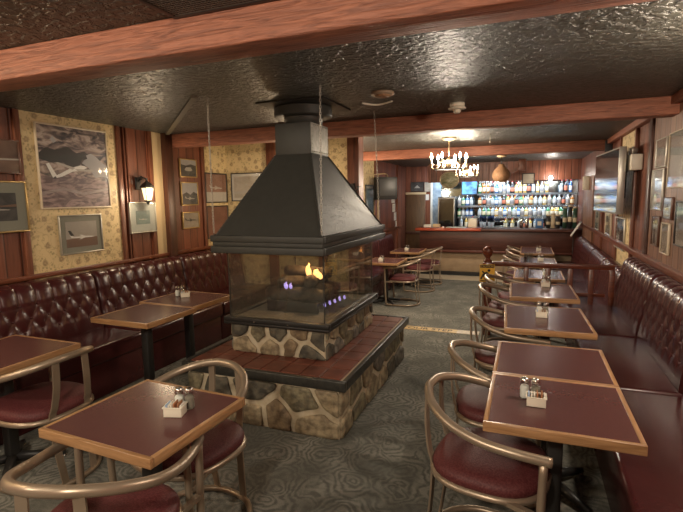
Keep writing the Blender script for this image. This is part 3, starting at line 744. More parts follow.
# ------------------------------------------------------------------ shakers and caddies
def make_shaker(kind):
    t = thing('salt_shaker' if kind == 'salt' else 'pepper_shaker', 'x', kind + ' shaker', group='table shakers')
    b = MB(); b.lathe([(.020, 0), (.022, .006), (.022, .055), (.017, .072)], M['clear'], n=12); b.build('glass_body', t)
    b = MB(); b.lathe([(.0185, .003), (.0195, .008), (.0195, .05), (.016, .058)], M[kind], n=12); b.build(kind, t)
    b = MB(); b.lathe([(.0185, .0722), (.019, .085), (.015, .095), (.004, .098)], M['chrome'], n=12); b.build('lid', t)
    return t
def make_caddy():
    t = thing('sugar_caddy', 'x', 'caddy', group='white sugar caddies')
    X, Y = .037, .028
    b = MB(); b.box(-X, X, -Y, Y, 0, .004, M['white'])
    b.box(-X-.002, X+.002, -Y-.002, -Y+.001, 0, .042, M['white'], .001); b.box(-X-.002, X+.002, Y-.001, Y+.002, 0, .042, M['white'], .001)
    b.box(-X-.002, -X+.001, -Y+.001, Y-.001, 0, .042, M['white'], .001); b.box(X-.001, X+.002, -Y+.001, Y-.001, 0, .042, M['white'], .001)
    b.build('tray', t)
    b = MB()
    for y0_, y1_ in ((-Y-.006, -Y-.001), (Y+.001, Y+.006)): b.box(-X-.006, X+.006, y0_, y1_, .038, .044, M['white'], .002)
    for x0_, x1_ in ((-X-.006, -X-.001), (X+.001, X+.006)): b.box(x0_, x1_, -Y-.001, Y+.001, .038, .044, M['white'], .002)
    b.build('lip', t)
    return t
proto = {}
def put(kind, loc, rz, label):
    if kind not in proto:
        proto[kind] = make_caddy() if kind == 'caddy' else make_shaker(kind); o = proto[kind]; o.location = loc; o.rotation_euler = (0, 0, rz); o['label'] = label; return o
    return dup(proto[kind], loc, rz, label)
ZT = .7505
sets = [('nearest right-hand table', (.065, 2.165), 0, -.032, .062), ('nearest left table', (-1.385, 1.555), .30, .01, .062), ('second single table on the right', (.13, 3.80), 0, 0, .075),
        ('left table beside the fireplace', (-3.0, 3.6), .6, -.06, .05), ('table just before the railing', (.2, 5.1), 0, 0, .075)]
for nm, (x, y), rz, dx, dy in sets:
    T = Matrix.Rotation(rz, 4, 'Z'); put('caddy', (x, y, ZT), rz, 'white plastic sugar caddy on the ' + nm)
    for k, kd in ((-.016, 'salt'), (.03, 'pepper')):
        v = T @ Vector((dx+k, dy, 0)); put(kd, (x+v.x, y+v.y, ZT), 0, '%s shaker behind the caddy on the %s' % (kd, nm))
    cols = [M['packetblue'], M['packet'], M['packet'], M['packetbrown'], M['packetbrown'], M['packet']]
    for k in range(6):
        v = T @ Vector((-.0285+.0115*k, 0, 0)); b = MB(); b.box(-.003, .003, -.024, .024, .0, .054 if k in (3, 4) else .047, cols[k], .002)
        o = b.build('sugar_packet'); o.location = (x+v.x, y+v.y, ZT+.0045); o.rotation_euler = (0, .10 if k > 3 else -.05, rz)
        cn = 'blue' if k == 0 else 'brown' if k in (3, 4) else 'white'
        tag(o, '%s sweetener packet in the caddy on the %s' % (cn, nm), 'sugar packet', '%s packets in the caddy on the %s' % (cn, nm))
for nm, (x, y, z) in (('first table beyond the railing', (.28, 7.0, ZL)), ('second table beyond the railing', (.25, 8.6, ZL)), ('farthest right-hand table', (.25, 10.1, ZL)), ('nearer far left table', (-2.33, 7.85, ZL)), ('farther far left table', (-2.29, 9.6, ZL))):
    put('caddy', (x, y, z+ZT), .2, 'white plastic sugar caddy on the ' + nm)
    put('salt', (x-.025, y+.075, z+ZT), 0, 'salt shaker on the ' + nm); put('pepper', (x+.025, y+.075, z+ZT), 0, 'pepper shaker on the ' + nm)
# glasses on the tables beyond the railing
gl = None
def tumbler(loc, label, group):
    b = MB(); b.lathe([(.028, 0), (.034, .11), (.032, .11), (.027, .008)], M['clear'], n=14); o = b.build('drinking_glass'); o.location = loc; tag(o, label, 'glass', group)
for k, (x, y) in enumerate(((-.05, 6.95), (.0, 7.12), (.05, 6.9), (.1, 7.1), (.36, 7.2), (.40, 7.05))): tumbler((x, y, ZL+ZT), 'clear tumbler among the glasses on the first table beyond the railing', 'tumblers on the first table beyond the railing')
for k, (x, y) in enumerate(((.0, 8.2), (.06, 8.35), (.02, 8.55), (.09, 8.75), (.02, 8.85))): tumbler((x, y, ZL+ZT), 'clear tumbler among the glasses on the second table beyond the railing', 'tumblers on the second table beyond the railing')

# ------------------------------------------------------------------ pictures
ph = {}
ph['valley'] = m_photo('valley_photo', [(.36, (.03, .025, .03)), (.46, (.13, .095, .09)), (.54, (.30, .22, .19)), (.62, (.52, .42, .36))], 3.2, 1.6, (1.6, 1, 4.2))
ph['ground'] = m_photo('mauve_ground', [(.4, (.13, .08, .08)), (.6, (.42, .29, .27))], 3.5, 1.5, (1.6, 1, 5))
ph['hazeband'] = m_photo('pale_ridge', [(.35, (.3, .22, .2)), (.65, (.42, .34, .31))], 5, 1.5, (1.6, 1, 5))
ph['dusk'] = m_photo('dusk_photo', [(.35, (.09, .055, .04)), (.65, (.24, .15, .11))], 2, .5, (1, 1, 3))
ph['grey'] = m_photo('grey_photo', [(.3, (.25, .21, .17)), (.7, (.45, .39, .32))], 3, 1)
ph['dark'] = m_photo('dark_photo', [(.3, (.03, .03, .03)), (.7, (.13, .12, .11))], 4, 1)
ph['sepia'] = m_photo('sepia_photo', [(.3, (.22, .11, .07)), (.7, (.36, .2, .14))], 3, 1)
ph['rust'] = m_photo('rust_photo', [(.3, (.14, .055, .032)), (.7, (.26, .11, .09))], 2, 1)
ph['pale'] = m_photo('pale_photo', [(.3, (.42, .36, .28)), (.7, (.58, .52, .42))], 4, 1)
ph['teal'] = m_photo('teal_photo', [(.3, (.05, .09, .09)), (.7, (.16, .22, .21))], 3, 1)
ph['glare'] = m_photo('glare_photo', [(.3, (.42, .44, .42)), (.7, (.62, .63, .58))], 3, 1)  # pale print colour with the glare on the glass painted in
ph['bar'] = m_photo('blue_poster', [(.3, (.04, .07, .09)), (.7, (.18, .25, .28))], 6, 1)
for k, c in dict(white=(.7, .66, .6), lake=(.42, .40, .40), ink=(.03, .028, .026), hull=(.5, .46, .4), green=(.1, .13, .07), earth=(.2, .12, .08)).items(): ph['_'+k] = mat('print_'+k, c, .4)
ph['_white'] = mat('print_bright_white', (.85, .83, .78), .4)
ph['greysky'] = m_photo('pale_sky_photo', [(.3, (.36, .32, .27)), (.7, (.50, .45, .38))], 2, 1)
fm = {'gold': mat('gold_frame', (.42, .28, .11), .35, metal=.6), 'black': mat('black_frame', (.03, .025, .022), .35), 'brown': mat('brown_frame', (.11, .045, .025), .35), 'silver': mat('silver_frame', (.45, .42, .36), .35, metal=.6), 'cream': mat('cream_frame', (.6, .5, .36), .4)}
mb_ = {'grey': mat('grey_green_mat', (.28, .275, .22), .8), 'pale': mat('pale_mat', (.5, .5, .45), .8), 'white': mat('white_mat', (.62, .58, .5), .8), 'bluegrey': mat('blue_grey_mat', (.36, .38, .35), .8)}
def plane_poly(cx, cz, s, flip=1):
    body = [(-1, .02), (-.92, .12), (-.5, .1), (.55, .09), (.85, .03), (1, -.03), (.8, -.1), (-.4, -.08)]
    tail = [(-1.0, .05), (-1.12, .42), (-.98, .42), (-.78, .1)]
    wing = [(-.1, .12), (-.3, .3), (-.15, .32), (.25, .12)]
    wing2 = [(-.05, -.05), (-.35, -.26), (-.2, -.26), (.25, -.06)]
    return [[(cx+flip*x*s, cz+z*s) for x, z in p] for p in (body, tail, wing, wing2)]
def picture(label, wall, pos, w, h, frame, fw, matb, mw, photo, polys=(), name='framed_picture', cat='picture', group='framed pictures on the walls', glass=True, tilt=0):
    """wall: 'L' (faces +X), 'F' (faces -Y), 'R' (faces -X); pos = centre on the wall"""
    rz = {'L': PI/2, 'F': 0, 'R': -PI/2}[wall]
    t = thing(name, label, cat, pos, rz, group); t.rotation_euler = (0, tilt, rz)
    x, z = w/2, h/2; d = .024
    b = MB(); m = fm[frame]
    b.box(-x, x, -d, 0, z-fw, z, m, .003); b.box(-x, x, -d, 0, -z, -z+fw, m, .003); b.box(-x, -x+fw, -d, 0, -z+fw, z-fw, m, .003); b.box(x-fw, x, -d, 0, -z+fw, z-fw, m, .003); b.build('frame', t)
    if matb: b = MB(); b.box(-x+fw, x-fw, -.012, -.003, -z+fw, z-fw, mb_[matb]); b.build('mat_board', t)
    px_, pz_ = x-fw-mw, z-fw-mw
    b = MB(); b.box(-px_, px_, -.0145, -.0121 if matb else -.003, -pz_, pz_, ph[photo])
    for k, (poly, mm) in enumerate(polys):
        P = [(max(-px_, min(px_, u*px_)), max(-pz_, min(pz_, v*pz_))) for u, v in poly]; b.prism(P, -.0152-.0003*k, -.0144, ph.get('_'+mm) or ph[mm])
    b.build('print', t)
    if glass: b = MB(); b.box(-x+fw, x-fw, -.020, -.0185, -z+fw, z-fw, M['pane']); b.build('glazing', t)
    return t
def pl(cx, cz, s, m='white', flip=1, asp=1.0): return [([(u, cz+(v-cz)*asp) for u, v in p], m) for p in plane_poly(cx, cz, s, flip)]
WL = XL+.0125
picture('large photograph of a white glider plane over dark mountains', 'L', (WL, 3.405, 1.985), .77, .77, 'cream', .014, None, 0, 'valley',
        [([(-1, -.16), (-.6, -.3), (-.2, -.12), (.2, -.2), (.6, -.3), (1, -.34), (1, -1), (-1, -1)], 'ground'), ([(-1, -.62), (-.4, -.5), (.2, -.62), (1, -.5), (1, -.56), (.2, -.7), (-.4, -.58), (-1, -.7)], 'hazeband'),
         ([(-1, .30), (-.8, .46), (-.55, .42), (-.2, .52), (.05, .38), (.3, .44), (.45, .34), (.2, .22), (.12, .05), (-.15, -.02), (-.35, .12), (-.7, .1), (-1, .18)], 'ink'),
         ([(.2, .13), (.28, .22), (.38, .26), (.34, .34), (.5, .40), (.66, .32), (.8, .2), (1, .10), (1, -.22), (.75, -.2), (.6, -.24), (.5, -.12), (.4, .02)], 'lake'),
         ([(-.66, .66), (-.58, .76), (-.5, .62), (-.58, .58)], 'lake'),
         ([(-.60, -.22), (-.45, -.16), (-.12, -.0), (.14, .07), (.28, .06), (.34, .01), (.2, -.04), (-.1, -.1), (-.42, -.24), (-.56, -.27)], 'white'),
         ([(-.82, .06), (-.74, .09), (-.56, -.2), (-.66, -.27)], 'white'),
         ([(-.58, .10), (-.5, .12), (-.02, .0), (-.1, -.05)], 'hull'),
         ([(-.02, -.03), (.5, -.02), (.55, -.07), (.05, -.08)], 'hull')])
picture('white airliner photograph in a grey mat, below the large glider photograph', 'L', (WL, 3.415, 1.35), .48, .375, 'silver', .010, 'grey', .055, 'greysky',
        [([(-1, -.35), (1, -.28), (1, -1), (-1, -1)], 'earth')] + pl(.05, -.25, .75, 'white', 1, .8) + [([(-.72, -.1), (-.86, .32), (-.72, .32), (-.5, -.1)], 'ink')])
picture('brown dusk photograph in a thin frame at the left edge, upper of two', 'L', (XL+.0305, 2.635, 2.045), .44, .28, 'brown', .012, None, 0, 'dusk', [([(-1, -.2), (1, -.1), (1, -.2), (-1, -.3)], 'hull')])
picture('gold-framed aircraft photograph with a wide green-grey mat at the left edge', 'L', (XL+.0305, 2.585, 1.63), .60, .43, 'gold', .014, 'grey', .085, 'dark', [([(-1, .0), (-.2, .25), (.4, .1), (1, .2), (1, .0)], 'earth')] + pl(.2, -.2, .55, 'hull', 1, .7))
picture('pale blue-grey matted print of a small plane under the wall lantern', 'L', (XL+.022, 4.22, 1.475), .40, .345, 'silver', .012, 'bluegrey', .085, 'teal', pl(.0, -.3, .6, 'hull', 1, .6), glass=True)
for z, h, l, p, q in ((2.065, .235, 'topmost of three small gold-framed photographs in a column on the planks', 'dark', [([(-1, 1), (1, 1), (1, .35), (.3, .5), (-.3, .3), (-1, .45)], 'lake'), ([(-.5, -.2), (-.3, .1), (.3, .12), (.5, -.2), (.3, -.35), (-.3, -.35)], 'hull')]),
                      (1.74, .30, 'middle of three small gold-framed photographs in a column on the planks', 'dark', [([(-1, 1), (1, 1), (1, .0), (.5, .2), (.1, -.1), (-.4, .15), (-1, -.1)], 'lake')] + pl(.05, -.45, .6, 'hull', 1, .8)),
                      (1.40, .215, 'lowest of three small gold-framed photographs in a column on the planks', 'grey', pl(0, 0, .7, 'ink'))):
    picture(l, 'L', (XL+.001, 5.07, z), .33, h, 'gold', .014, None, 0, p, q)
picture('upper of two stacked brown-framed prints on wallpaper, a biplane taking off', 'L', (WL, 5.63, 1.82), .50, .41, 'black', .016, None, 0, 'sepia', [([(-1, -.3), (1, -.3), (1, -1), (-1, -1)], 'hull')] + pl(.0, .0, .6, 'hull', 1, .8))
picture('lower of two stacked brown-framed prints on wallpaper, plain dark red', 'L', (WL, 5.63, 1.35), .50, .45, 'black', .016, None, 0, 'rust')
picture('wide pale framed print on the partition wall beside the hood', 'F', (-3.62, YF, 1.83), .72, .40, 'black', .014, 'white', .035, 'pale', [([(-1, -.45), (-.5, -.3), (.1, -.4), (1, -.25), (1, -.55), (-1, -.6)], 'hull')] + pl(.1, .15, .45, 'hull', 1, .6))
picture('pale framed print on the partition wall just right of the hood', 'F', (-2.32, YF, 1.62), .24, .36, 'cream', .012, 'white', .03, 'pale')
picture('tall dark blue poster on the far wallpaper beside the small television', 'L', (XLL+.0125, 9.58, 1.6), .52, .62, 'black', .015, None, 0, 'bar', [([(-1, .8), (1, .8), (1, .95), (-1, .95)], 'hull')])
# right wall pictures
WR = XR-.0125
picture('small grey framed picture, the one high up beside the dark post', 'R', (WR, 5.13, 2.02), .36, .26, 'silver', .009, None, 0, 'grey', [([(-.6, -.5), (.2, .5), (.6, .2), (.5, -.5)], 'hull')])
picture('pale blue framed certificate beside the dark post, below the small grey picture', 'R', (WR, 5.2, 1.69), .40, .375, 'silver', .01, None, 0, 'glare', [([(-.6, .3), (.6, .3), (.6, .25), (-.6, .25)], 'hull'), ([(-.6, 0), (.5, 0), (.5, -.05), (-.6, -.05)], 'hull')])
picture('large silvery glazed picture at the right edge with lamp glare painted into its print', 'R', (WR, 4.52, 1.93), .70, .46, 'cream', .009, 'pale', .05, 'glare')
picture('small framed photograph under the large silvery picture', 'R', (WR, 4.81, 1.53), .27, .19, 'brown', .010, None, 0, 'glare', [([(-.7, -.5), (0, .5), (.7, -.5)], 'ink')])
picture('narrow framed photograph beneath the pale blue certificate', 'R', (WR, 5.17, 1.31), .24, .28, 'brown', .009, None, 0, 'grey', [([(-.7, -.9), (-.3, .3), (.1, -.9)], 'ink')])
picture('small stack-mounted framed print below the small photograph', 'R', (WR, 4.83, 1.27), .24, .27, 'cream', .009, None, 0, 'pale')
picture('framed photograph at the right edge, low on the wall', 'R', (WR, 4.30, 1.42), .50, .36, 'black', .014, 'white', .04, 'grey')
picture('framed black and white propeller photograph under the wall television', 'R', (WR, 6.98, 1.155), .66, .41, 'silver', .02, None, 0, 'grey', [([(-.9, .9), (-.3, -.1), (.1, .8)], 'ink'), ([(-1, -.3), (.4, -.1), (.9, -.4), (-1, -.5)], 'white'), ([(.0, -.3), (.5, .5), (.9, .3), (.8, -.9), (.2, -.9)], 'ink')])
picture('pale framed notice farther along the right wall below the television', 'R', (XR-.001, 8.0, 1.18), .5, .40, 'cream', .015, None, 0, 'pale')
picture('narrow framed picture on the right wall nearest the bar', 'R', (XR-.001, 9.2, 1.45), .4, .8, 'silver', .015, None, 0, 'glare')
# papers on the far left wall and back wall
for k, (y, z, w, h, l) in enumerate(((11.55, 1.62, .3, .24, 'topmost white notice on the far wall beside the door'), (11.62, 1.38, .26, .2, 'second white notice on the far wall beside the door'), (11.75, 1.16, .22, .2, 'third white notice on the far wall beside the door'), (11.9, .93, .2, .22, 'lowest white notice on the far wall beside the door'))):
    b = MB(); b.box(XLL, XLL+.004, y-w/2, y+w/2, z-h/2, z+h/2, M['whitepaper'])
    for q in range(4): b.box(XLL+.004, XLL+.0045, y-w*.4, y+w*(.4-.1*(q % 2)), z+h*(.3-.18*q)-.006, z+h*(.3-.18*q)+.006, ph['_hull'])
    tag(b.build('paper_notice'), l, 'notice', 'paper notices beside the door')
picture('dark framed print above the far door', 'F', (-2.78, YE, 1.91), .36, .26, 'black', .015, None, 0, 'dark', [([(-.5, -.3), (0, .4), (.5, -.3)], 'hull')])
picture('white framed certificate right of the print above the far door', 'F', (-2.49, YE, 1.90), .20, .27, 'brown', .012, None, 0, 'pale')
b = MB(); b.box(-2.55, -2.46, YE-.004, YE, 1.55, 1.70, M['whitepaper']); tag(b.build('paper_notice'), 'white sheet pinned beside the top of the far door', 'notice')
picture('small framed notice hanging above the bar bottles', 'F', (.02, 12.219, 2.03), .28, .26, 'black', .022, None, 0, 'pale', [([(-.6, .4), (.6, .4), (.6, .3), (-.6, .3)], 'hull'), ([(-.6, 0), (.6, 0), (.6, -.1), (-.6, -.1)], 'hull')])

# ------------------------------------------------------------------ lantern sconces
def make_lantern(label, loc, rz, energy, group=None):
    t = thing('wall_lantern', label, 'lamp', loc, rz, group); t.scale = (.88, .88, .88)       # local +x away from the wall
    b = MB(); b.box(0, .018, -.045, .045, -.02, .14, M['black'], .008); b.build('wall_plate', t)
    b = MB(); b.tube(spline([(.015, 0, .09), (.06, 0, .12), (.10, 0, .13), (.14, 0, .115), (.155, 0, .08)], 5), .010, M['black'], 8); b.sphere((.07, 0, .13), .025, M['black'], 10); b.build('arm', t)
    b = MB(); b.lathe([(.012, .10), (.02, .085), (.055, .055), (.088, .02), (.092, .005), (.08, 0)], M['black'], (.155, 0, 0), 6, smooth=False); b.sphere((.155, 0, .115), .012, M['black'], 8); b.build('cap', t)
    b = MB(); b.lathe([(.07, -.001), (.045, -.15)], M['lampglass'], (.155, 0, 0), 6, smooth=False); b.build('glass_shade', t)
    b = MB()
    for k in range(6):
        a = 2*PI*k/6; b.bar((.155+.073*math.cos(a), .073*math.sin(a), 0), (.155+.047*math.cos(a), .047*math.sin(a), -.152), .007, .007, M['black'], (math.cos(a), math.sin(a), .1))
    b.lathe([(.05, -.152), (.052, -.165), (.02, -.178), (.012, -.2), (.003, -.215)], M['black'], (.155, 0, 0), 6, smooth=False); b.build('cage', t)
    p = point('lantern_light', (.30, 0, -.05), energy, WARM, .06); p.parent = t
    return t
make_lantern('black wall lantern glowing between the left wallpaper panels', (XL+.003, 4.20, 1.80), 0, 9)
make_lantern('added fill-light lantern on the partition wall, unseen behind the hood', (-2.85, YF-.001, 1.72), -PI/2, 18)  # made-up fixture, carries the fill light for the partition corner
make_lantern('added fill-light lantern on the lower left wall, unseen past the partition', (XLL+.001, 7.6, 1.80), 0, 42)  # made-up fixture, carries the fill light for the far left area
def make_far_sconce():
    t = thing('candle_sconce', 'small dark candle sconce on the far wallpaper beside the poster', 'lamp', (XLL+.1, 9.0, 1.78)); t.location = (-2.10, YF-.052, 1.76)
    b = MB(); b.box(-.03, .03, -.015, 0, -.06, .08, M['black'], .006); b.build('wall_plate', t)
    b = MB(); b.tube(spline([(0, -.01, 0), (.03, -.06, -.02), (.09, -.08, 0), (.10, -.08, .03)], 5), .009, M['black'], 8); b.lathe([(.03, .03), (.035, .04), (.015, .032)], M['black'], (.10, -.08, 0), 12); b.build('arm', t)
    return t
o = make_far_sconce(); o['label'] = 'small dark iron sconce on the post right of the hood'

# ------------------------------------------------------------------ chandeliers
def make_chandelier(label, loc, R, energy):
    t = thing('chandelier', label, 'chandelier', loc, .3, 'candle chandeliers')       # origin at the ceiling
    b = MB(); b.lathe([(.10, 0), (.10, -.012), (.07, -.03), (.02, -.04)], M['brass'], n=20); b.build('canopy', t)
    b = MB(); b.tube([(0, 0, -.03), (0, 0, -.26)], .008, M['brass'], 8); b.lathe([(.01, -.26), (.03, -.28), (.035, -.31), (.02, -.35), (.035, -.38), (.01, -.42)], M['brass'], n=14); b.build('stem', t)
    b = MB(); b.tube([(R*.78*math.cos(a), R*.78*math.sin(a), -.42) for a in [2*PI*k/28 for k in range(28)]], .011, M['black'], 8, True); b.build('ring', t)
    for k in range(6):
        a = 2*PI*k/6; c, s = math.cos(a), math.sin(a)
        b = MB(); b.tube(spline([(c*.02, s*.02, -.33), (c*R*.35, s*R*.35, -.30), (c*R*.7, s*R*.7, -.41), (c*R*.92, s*R*.92, -.41), (c*R, s*R, -.37)], 5), .008, M['brass'], 8)
        b.lathe([(.008, -.37), (.03, -.362), (.034, -.352), (.012, -.35)], M['brass'], (c*R, s*R, 0), 12); arm = b.build('arm', t)
        b = MB(); b.lathe([(.011, -.35), (.011, -.285)], M['white'], (c*R, s*R, 0), 10); b.build('candle_sleeve', arm)
        b = MB(); b.lathe([(.008, -.284), (.017, -.262), (.015, -.24), (.003, -.205)], M['bulb'], (c*R, s*R, 0), 10); b.build('bulb', arm)
    p = point('chandelier_light', (0, 0, -.37), energy, WARM2, .10); p.parent = t
    return t
make_chandelier('lit candle chandelier hanging before the bar, the larger and nearer one', (-1.02, 6.75, ZC), .235, 120)
make_chandelier('lit candle chandelier hanging beyond the third beam, the farther one', (-1.12, 9.75, ZC), .21, 80)
t = thing('pendant_lamp', 'round rattan pendant lamp hanging near the bar bottles', 'lamp', (-.50, 10.3, ZC))
b = MB(); b.lathe([(.09, 0), (.09, -.025), (.05, -.035)], M['cream'], n=20); b.build('canopy', t)
b = MB(); b.tube([(0, 0, -.03), (0, 0, -.2)], .012, M['black'], 8); b.build('cord', t)
b = MB(); b.lathe([(.05, -.17), (.07, -.22), (.14, -.29), (.18, -.37), (.18, -.43), (.14, -.50), (.06, -.53)], M['rattan'], n=24); b.build('shade', t)

# ------------------------------------------------------------------ ceiling fixtures
b = MB(); b.lathe([(.085, 0), (.09, -.012), (.085, -.022), (.03, -.026)], mat('tan_plastic', (.3, .22, .15), .5), (-1.04, 3.58, ZC), 24); b.lathe([(.06, -.022), (.055, -.035), (.02, -.038)], M['rattan'], (-1.04, 3.58, ZC), 24); tag(b.build('smoke_detector'), 'flat tan ceiling detector right of the flue', 'detector')
t = thing('smoke_alarm', 'white stepped smoke alarm on the dark ceiling before the second beam', 'detector', (-.58, 4.27, ZC))
b = MB(); b.lathe([(.062, 0), (.064, -.02), (.06, -.03)], M['white'], n=24); b.build('base', t)
b = MB(); b.lathe([(.05, -.03), (.075, -.04), (.075, -.048), (.045, -.056)], M['white'], n=24); b.build('ring', t)
b = MB(); b.lathe([(.03, -.056), (.03, -.075), (.02, -.085)], M['white'], n=20); b.build('sensor', t)
b = MB(); b.tube(spline([(-1.31, 3.9, 2.447), (-1.24, 3.95, 2.437), (-1.17, 3.97, 2.437), (-1.06, 3.93, 2.447)], 5), .008, M['white'], 8); tag(b.build('ceiling_hook'), 'pale bent ceiling bracket between the flue and the smoke alarm', 'bracket')
t = thing('ceiling_vent', 'dark woven air vent in the ceiling above the nearest beam', 'vent', (-1.16, 1.6, ZC))
b = MB(); b.box(-.27, .27, -.15, -.125, -.014, 0, M['black'], .003); b.box(-.27, .27, .125, .15, -.014, 0, M['black'], .003); b.box(-.27, -.245, -.125, .125, -.014, 0, M['black'], .003); b.box(.245, .27, -.125, .125, -.014, 0, M['black'], .003); b.build('vent_frame', t)
b = MB(); vg = mat('vent_grey', (.10, .085, .07), .5)
for k in range(30): b.box(-.243+k*.0165, -.236+k*.0165, -.125, .125, -.010, -.002, vg)
for k in range(16): b.box(-.245, .245, -.121+k*.016, -.115+k*.016, -.012, -.004, vg)
b.build('grille', t)

# ------------------------------------------------------------------ televisions and emergency light
tv = thing('wall_television', 'large flat television on the right wall mirroring the bar', 'television', (.94, 6.775, 1.80), 0)   # local x along the screen
# local +y faces the wall, -y the room
b = MB(); b.box(-.67, .67, -.035, .035, -.375, .375, M['silver'], .006); b.build('casing', tv)
b = MB(); b.box(-.65, .65, -.038, -.034, -.355, .355, M['screen']); b.build('screen', tv)
b = MB(); b.box(-.4, .5, .035, .07, -.3, .3, M['black'], .01); b.build('back_cover', tv)
tv.rotation_euler = (0, 0, -PI/2 + .055)
b = MB(); b.box(-.25, .3, .07, .13, -.2, .2, M['black'], .01); b.build('mount', tv)
t = thing('emergency_light', 'beige emergency light box with two lamp heads on the right wall', 'emergency light', (XR-.001, 6.16, 2.0))
b = MB(); b.box(-.11, 0, -.17, .17, -.09, .08, M['white'], .008); b.build('housing', t)
for yy in (-.08, .06):
    b = MB(); b.box(-.08, -.04, yy-.02, yy+.02, .08, .095, M['black'], .004); b.lathe([(.02, -.02), (.042, .03), (.042, .035), (.01, .036)], M['silver'], T=Matrix.Translation((-.06, yy, .125)) @ Matrix.Rotation(-PI/2, 4, 'Y'), n=14); b.build('lamp_head', t)
t = thing('wall_speaker', 'small white box mounted high on the right wall near the bar', 'speaker', (XR-.051, 10.3, 1.86))
b = MB(); b.box(-.10, 0, -.1, .1, -.13, .13, M['white'], .01); b.build('housing', t)
b = MB(); b.box(-.104, -.1, -.08, .08, -.11, .11, M['cream'], .002); b.build('grille', t)
t = thing('small_television', 'small black television hung above the far left tables', 'television', (-2.78, 9.8, 1.85), PI/2-.75)
b = MB(); b.box(-.25, .25, -.05, .09, -.25, .22, M['black'], .012); b.build('casing', t)
b = MB(); b.box(-.19, .2, -.056, -.05, -.17, .17, mat('grey_screen', (.06, .06, .06), .4, spec=.4), .002); b.build('screen', t)
b = MB(); b.box(-.06, .06, .09, .13, -.08, .08, M['black'], .006); b.tube([(0, .12, 0), (0, .43, 0)], .025, M['black'], 8); b.build('wall_bracket', t)
b = MB(); b.tube(spline([(XLL+.02, 9.1, 2.14), (XLL+.02, 9.6, 2.12), (XLL+.06, 10.0, 2.14), (-2.92, 10.2, 2.16), (-2.84, 10.15, 2.1), (-2.84, 10.0, 2.065)], 6), .012, M['cream'], 6); tag(b.build('cable'), 'pale cable looping along the far left wall to the small television', 'cable')

# ------------------------------------------------------------------ bar
YBAR = 11.2
bc = thing('bar_counter', 'long dark wooden bar counter with a polished red top', 'bar counter', (0, YBAR, ZL))
b = MB(); b.box(-2.36, XR-.01, .03, .5, .60, 1.045, M['barfront'], .004); b.build('front_panel', bc)
b = MB(); b.box(-2.36, XR-.01, .14, .5, .08, .545, mat('pale_stone_panel', (.40, .29, .18), .6, noise=(6, (.28, .19, .11), .3)), .004); b.build('lower_panel', bc)
b = MB(); b.box(-2.36, XR-.01, -.0, .5, .545, .60, mat('foot_ledge', (.10, .028, .018), .4), .008); b.build('ledge', bc)
b = MB(); b.box(-2.34, XR-.01, .10, .5, 0, .08, M['black']); b.build('kick_plate', bc)
b = MB(); b.box(-2.45, -.95, -.08, .62, 1.045, 1.115, M['bartop'], .015); o = b.build('red_counter_top', bc)
b = MB(); b.box(-.95, XR-.01, -.06, .62, 1.045, 1.105, M['barfront'], .012); o = b.build('dark_counter_top', bc); o['label'] = 'dark right-hand stretch of counter top'
ZB, ZB2 = ZL+1.1155, ZL+1.1055
bk = thing('back_counter', 'low dark counter under the bottle shelves behind the bar', 'counter', (0, 12.3, ZL))
b = MB(); b.box(-2.3, XR-.01, 0, .57, 0, 1.0, M['barfront'], .004); b.build('body', bk)
b = MB(); b.box(-2.33, XR-.01, -.03, .575, 1.0, 1.03, M['steeledge'], .004); b.build('counter_top', bk)
ZK = ZL+1.0305
shelves = [(1.12, 'lowest bottle shelf behind the bar'), (1.40, 'second bottle shelf behind the bar'), (1.70, 'top bottle shelf behind the bar')]
sm = mat('dark_shelf', (.13, .14, .14), .3)
SX0, SX1 = -1.18, 1.1
for z, l in shelves:
    t = thing('bottle_shelf', l, 'shelf', (0, 12.62, z), 0, 'shelves behind the bar')
    b = MB(); b.box(SX0, SX1, 0, .262, -.02, 0, sm, .003); b.build('board', t)
    b = MB(); b.box(SX0, SX1, .0, .012, -.05, -.0205, sm, .002); b.build('lip', t)
    b = MB(); b.box(SX0, SX1, .014, .03, -.03, -.0205, M['coolbulb']); b.build('light_strip', t)
for z, l in ((1.12, 'short lower shelf beside the cooler behind the bar'), (1.40, 'short upper shelf beneath the blue screen behind the bar')):
    t = thing('bottle_shelf', l, 'shelf', (0, 12.62, z), 0, 'shelves behind the bar')
    b = MB(); b.box(-1.67, SX0-.01, 0, .262, -.02, 0, sm, .003); b.build('board', t)
    b = MB(); b.box(-1.67, SX0-.01, .0, .012, -.05, -.0205, sm, .002); b.build('lip', t)
for z in (1.40, 1.70): area('shelf_strip', (0, 12.66, z-.036), 4.2, 2.2, .03, (D(20), 0, 0), COOL)
area('bar_ceiling_strip', (-.7, 12.36, 2.36), 52, 3.2, .1, (D(18), 0, 0), COOL)
t = thing('ceiling_tube_light', 'cool tube light on the ceiling over the back bar', 'lamp', (-.7, 12.42, ZC))
b = MB(); b.box(-1.6, 1.6, -.05, .05, -.02, 0, M['white'], .004); b.build('housing', t)
b = MB(); b.tube([(-1.58, 0, -.035), (1.58, 0, -.035)], .014, M['coolbulb'], 8); b.build('tube', t)
t = thing('bar_spot_lamp', 'bright bare bulb above the bottles right of the framed notice', 'lamp', (.50, 12.219, 2.03))
b = MB(); b.box(-.05, .05, -.03, 0, -.05, .05, M['brass'], .005); b.tube([(0, -.02, 0), (0, -.09, 0)], .012, M['brass'], 8); b.build('bracket', t)
b = MB(); b.sphere((0, -.13, 0), .045, mat('bare_bulb', (1, 1, 1), .3, emit=(1, .93, .82), estr=30), 14); b.build('bulb', t)
p = point('bare_bulb_light', (0, -.22, 0), 9, (1, .93, .82), .05); p.parent = t
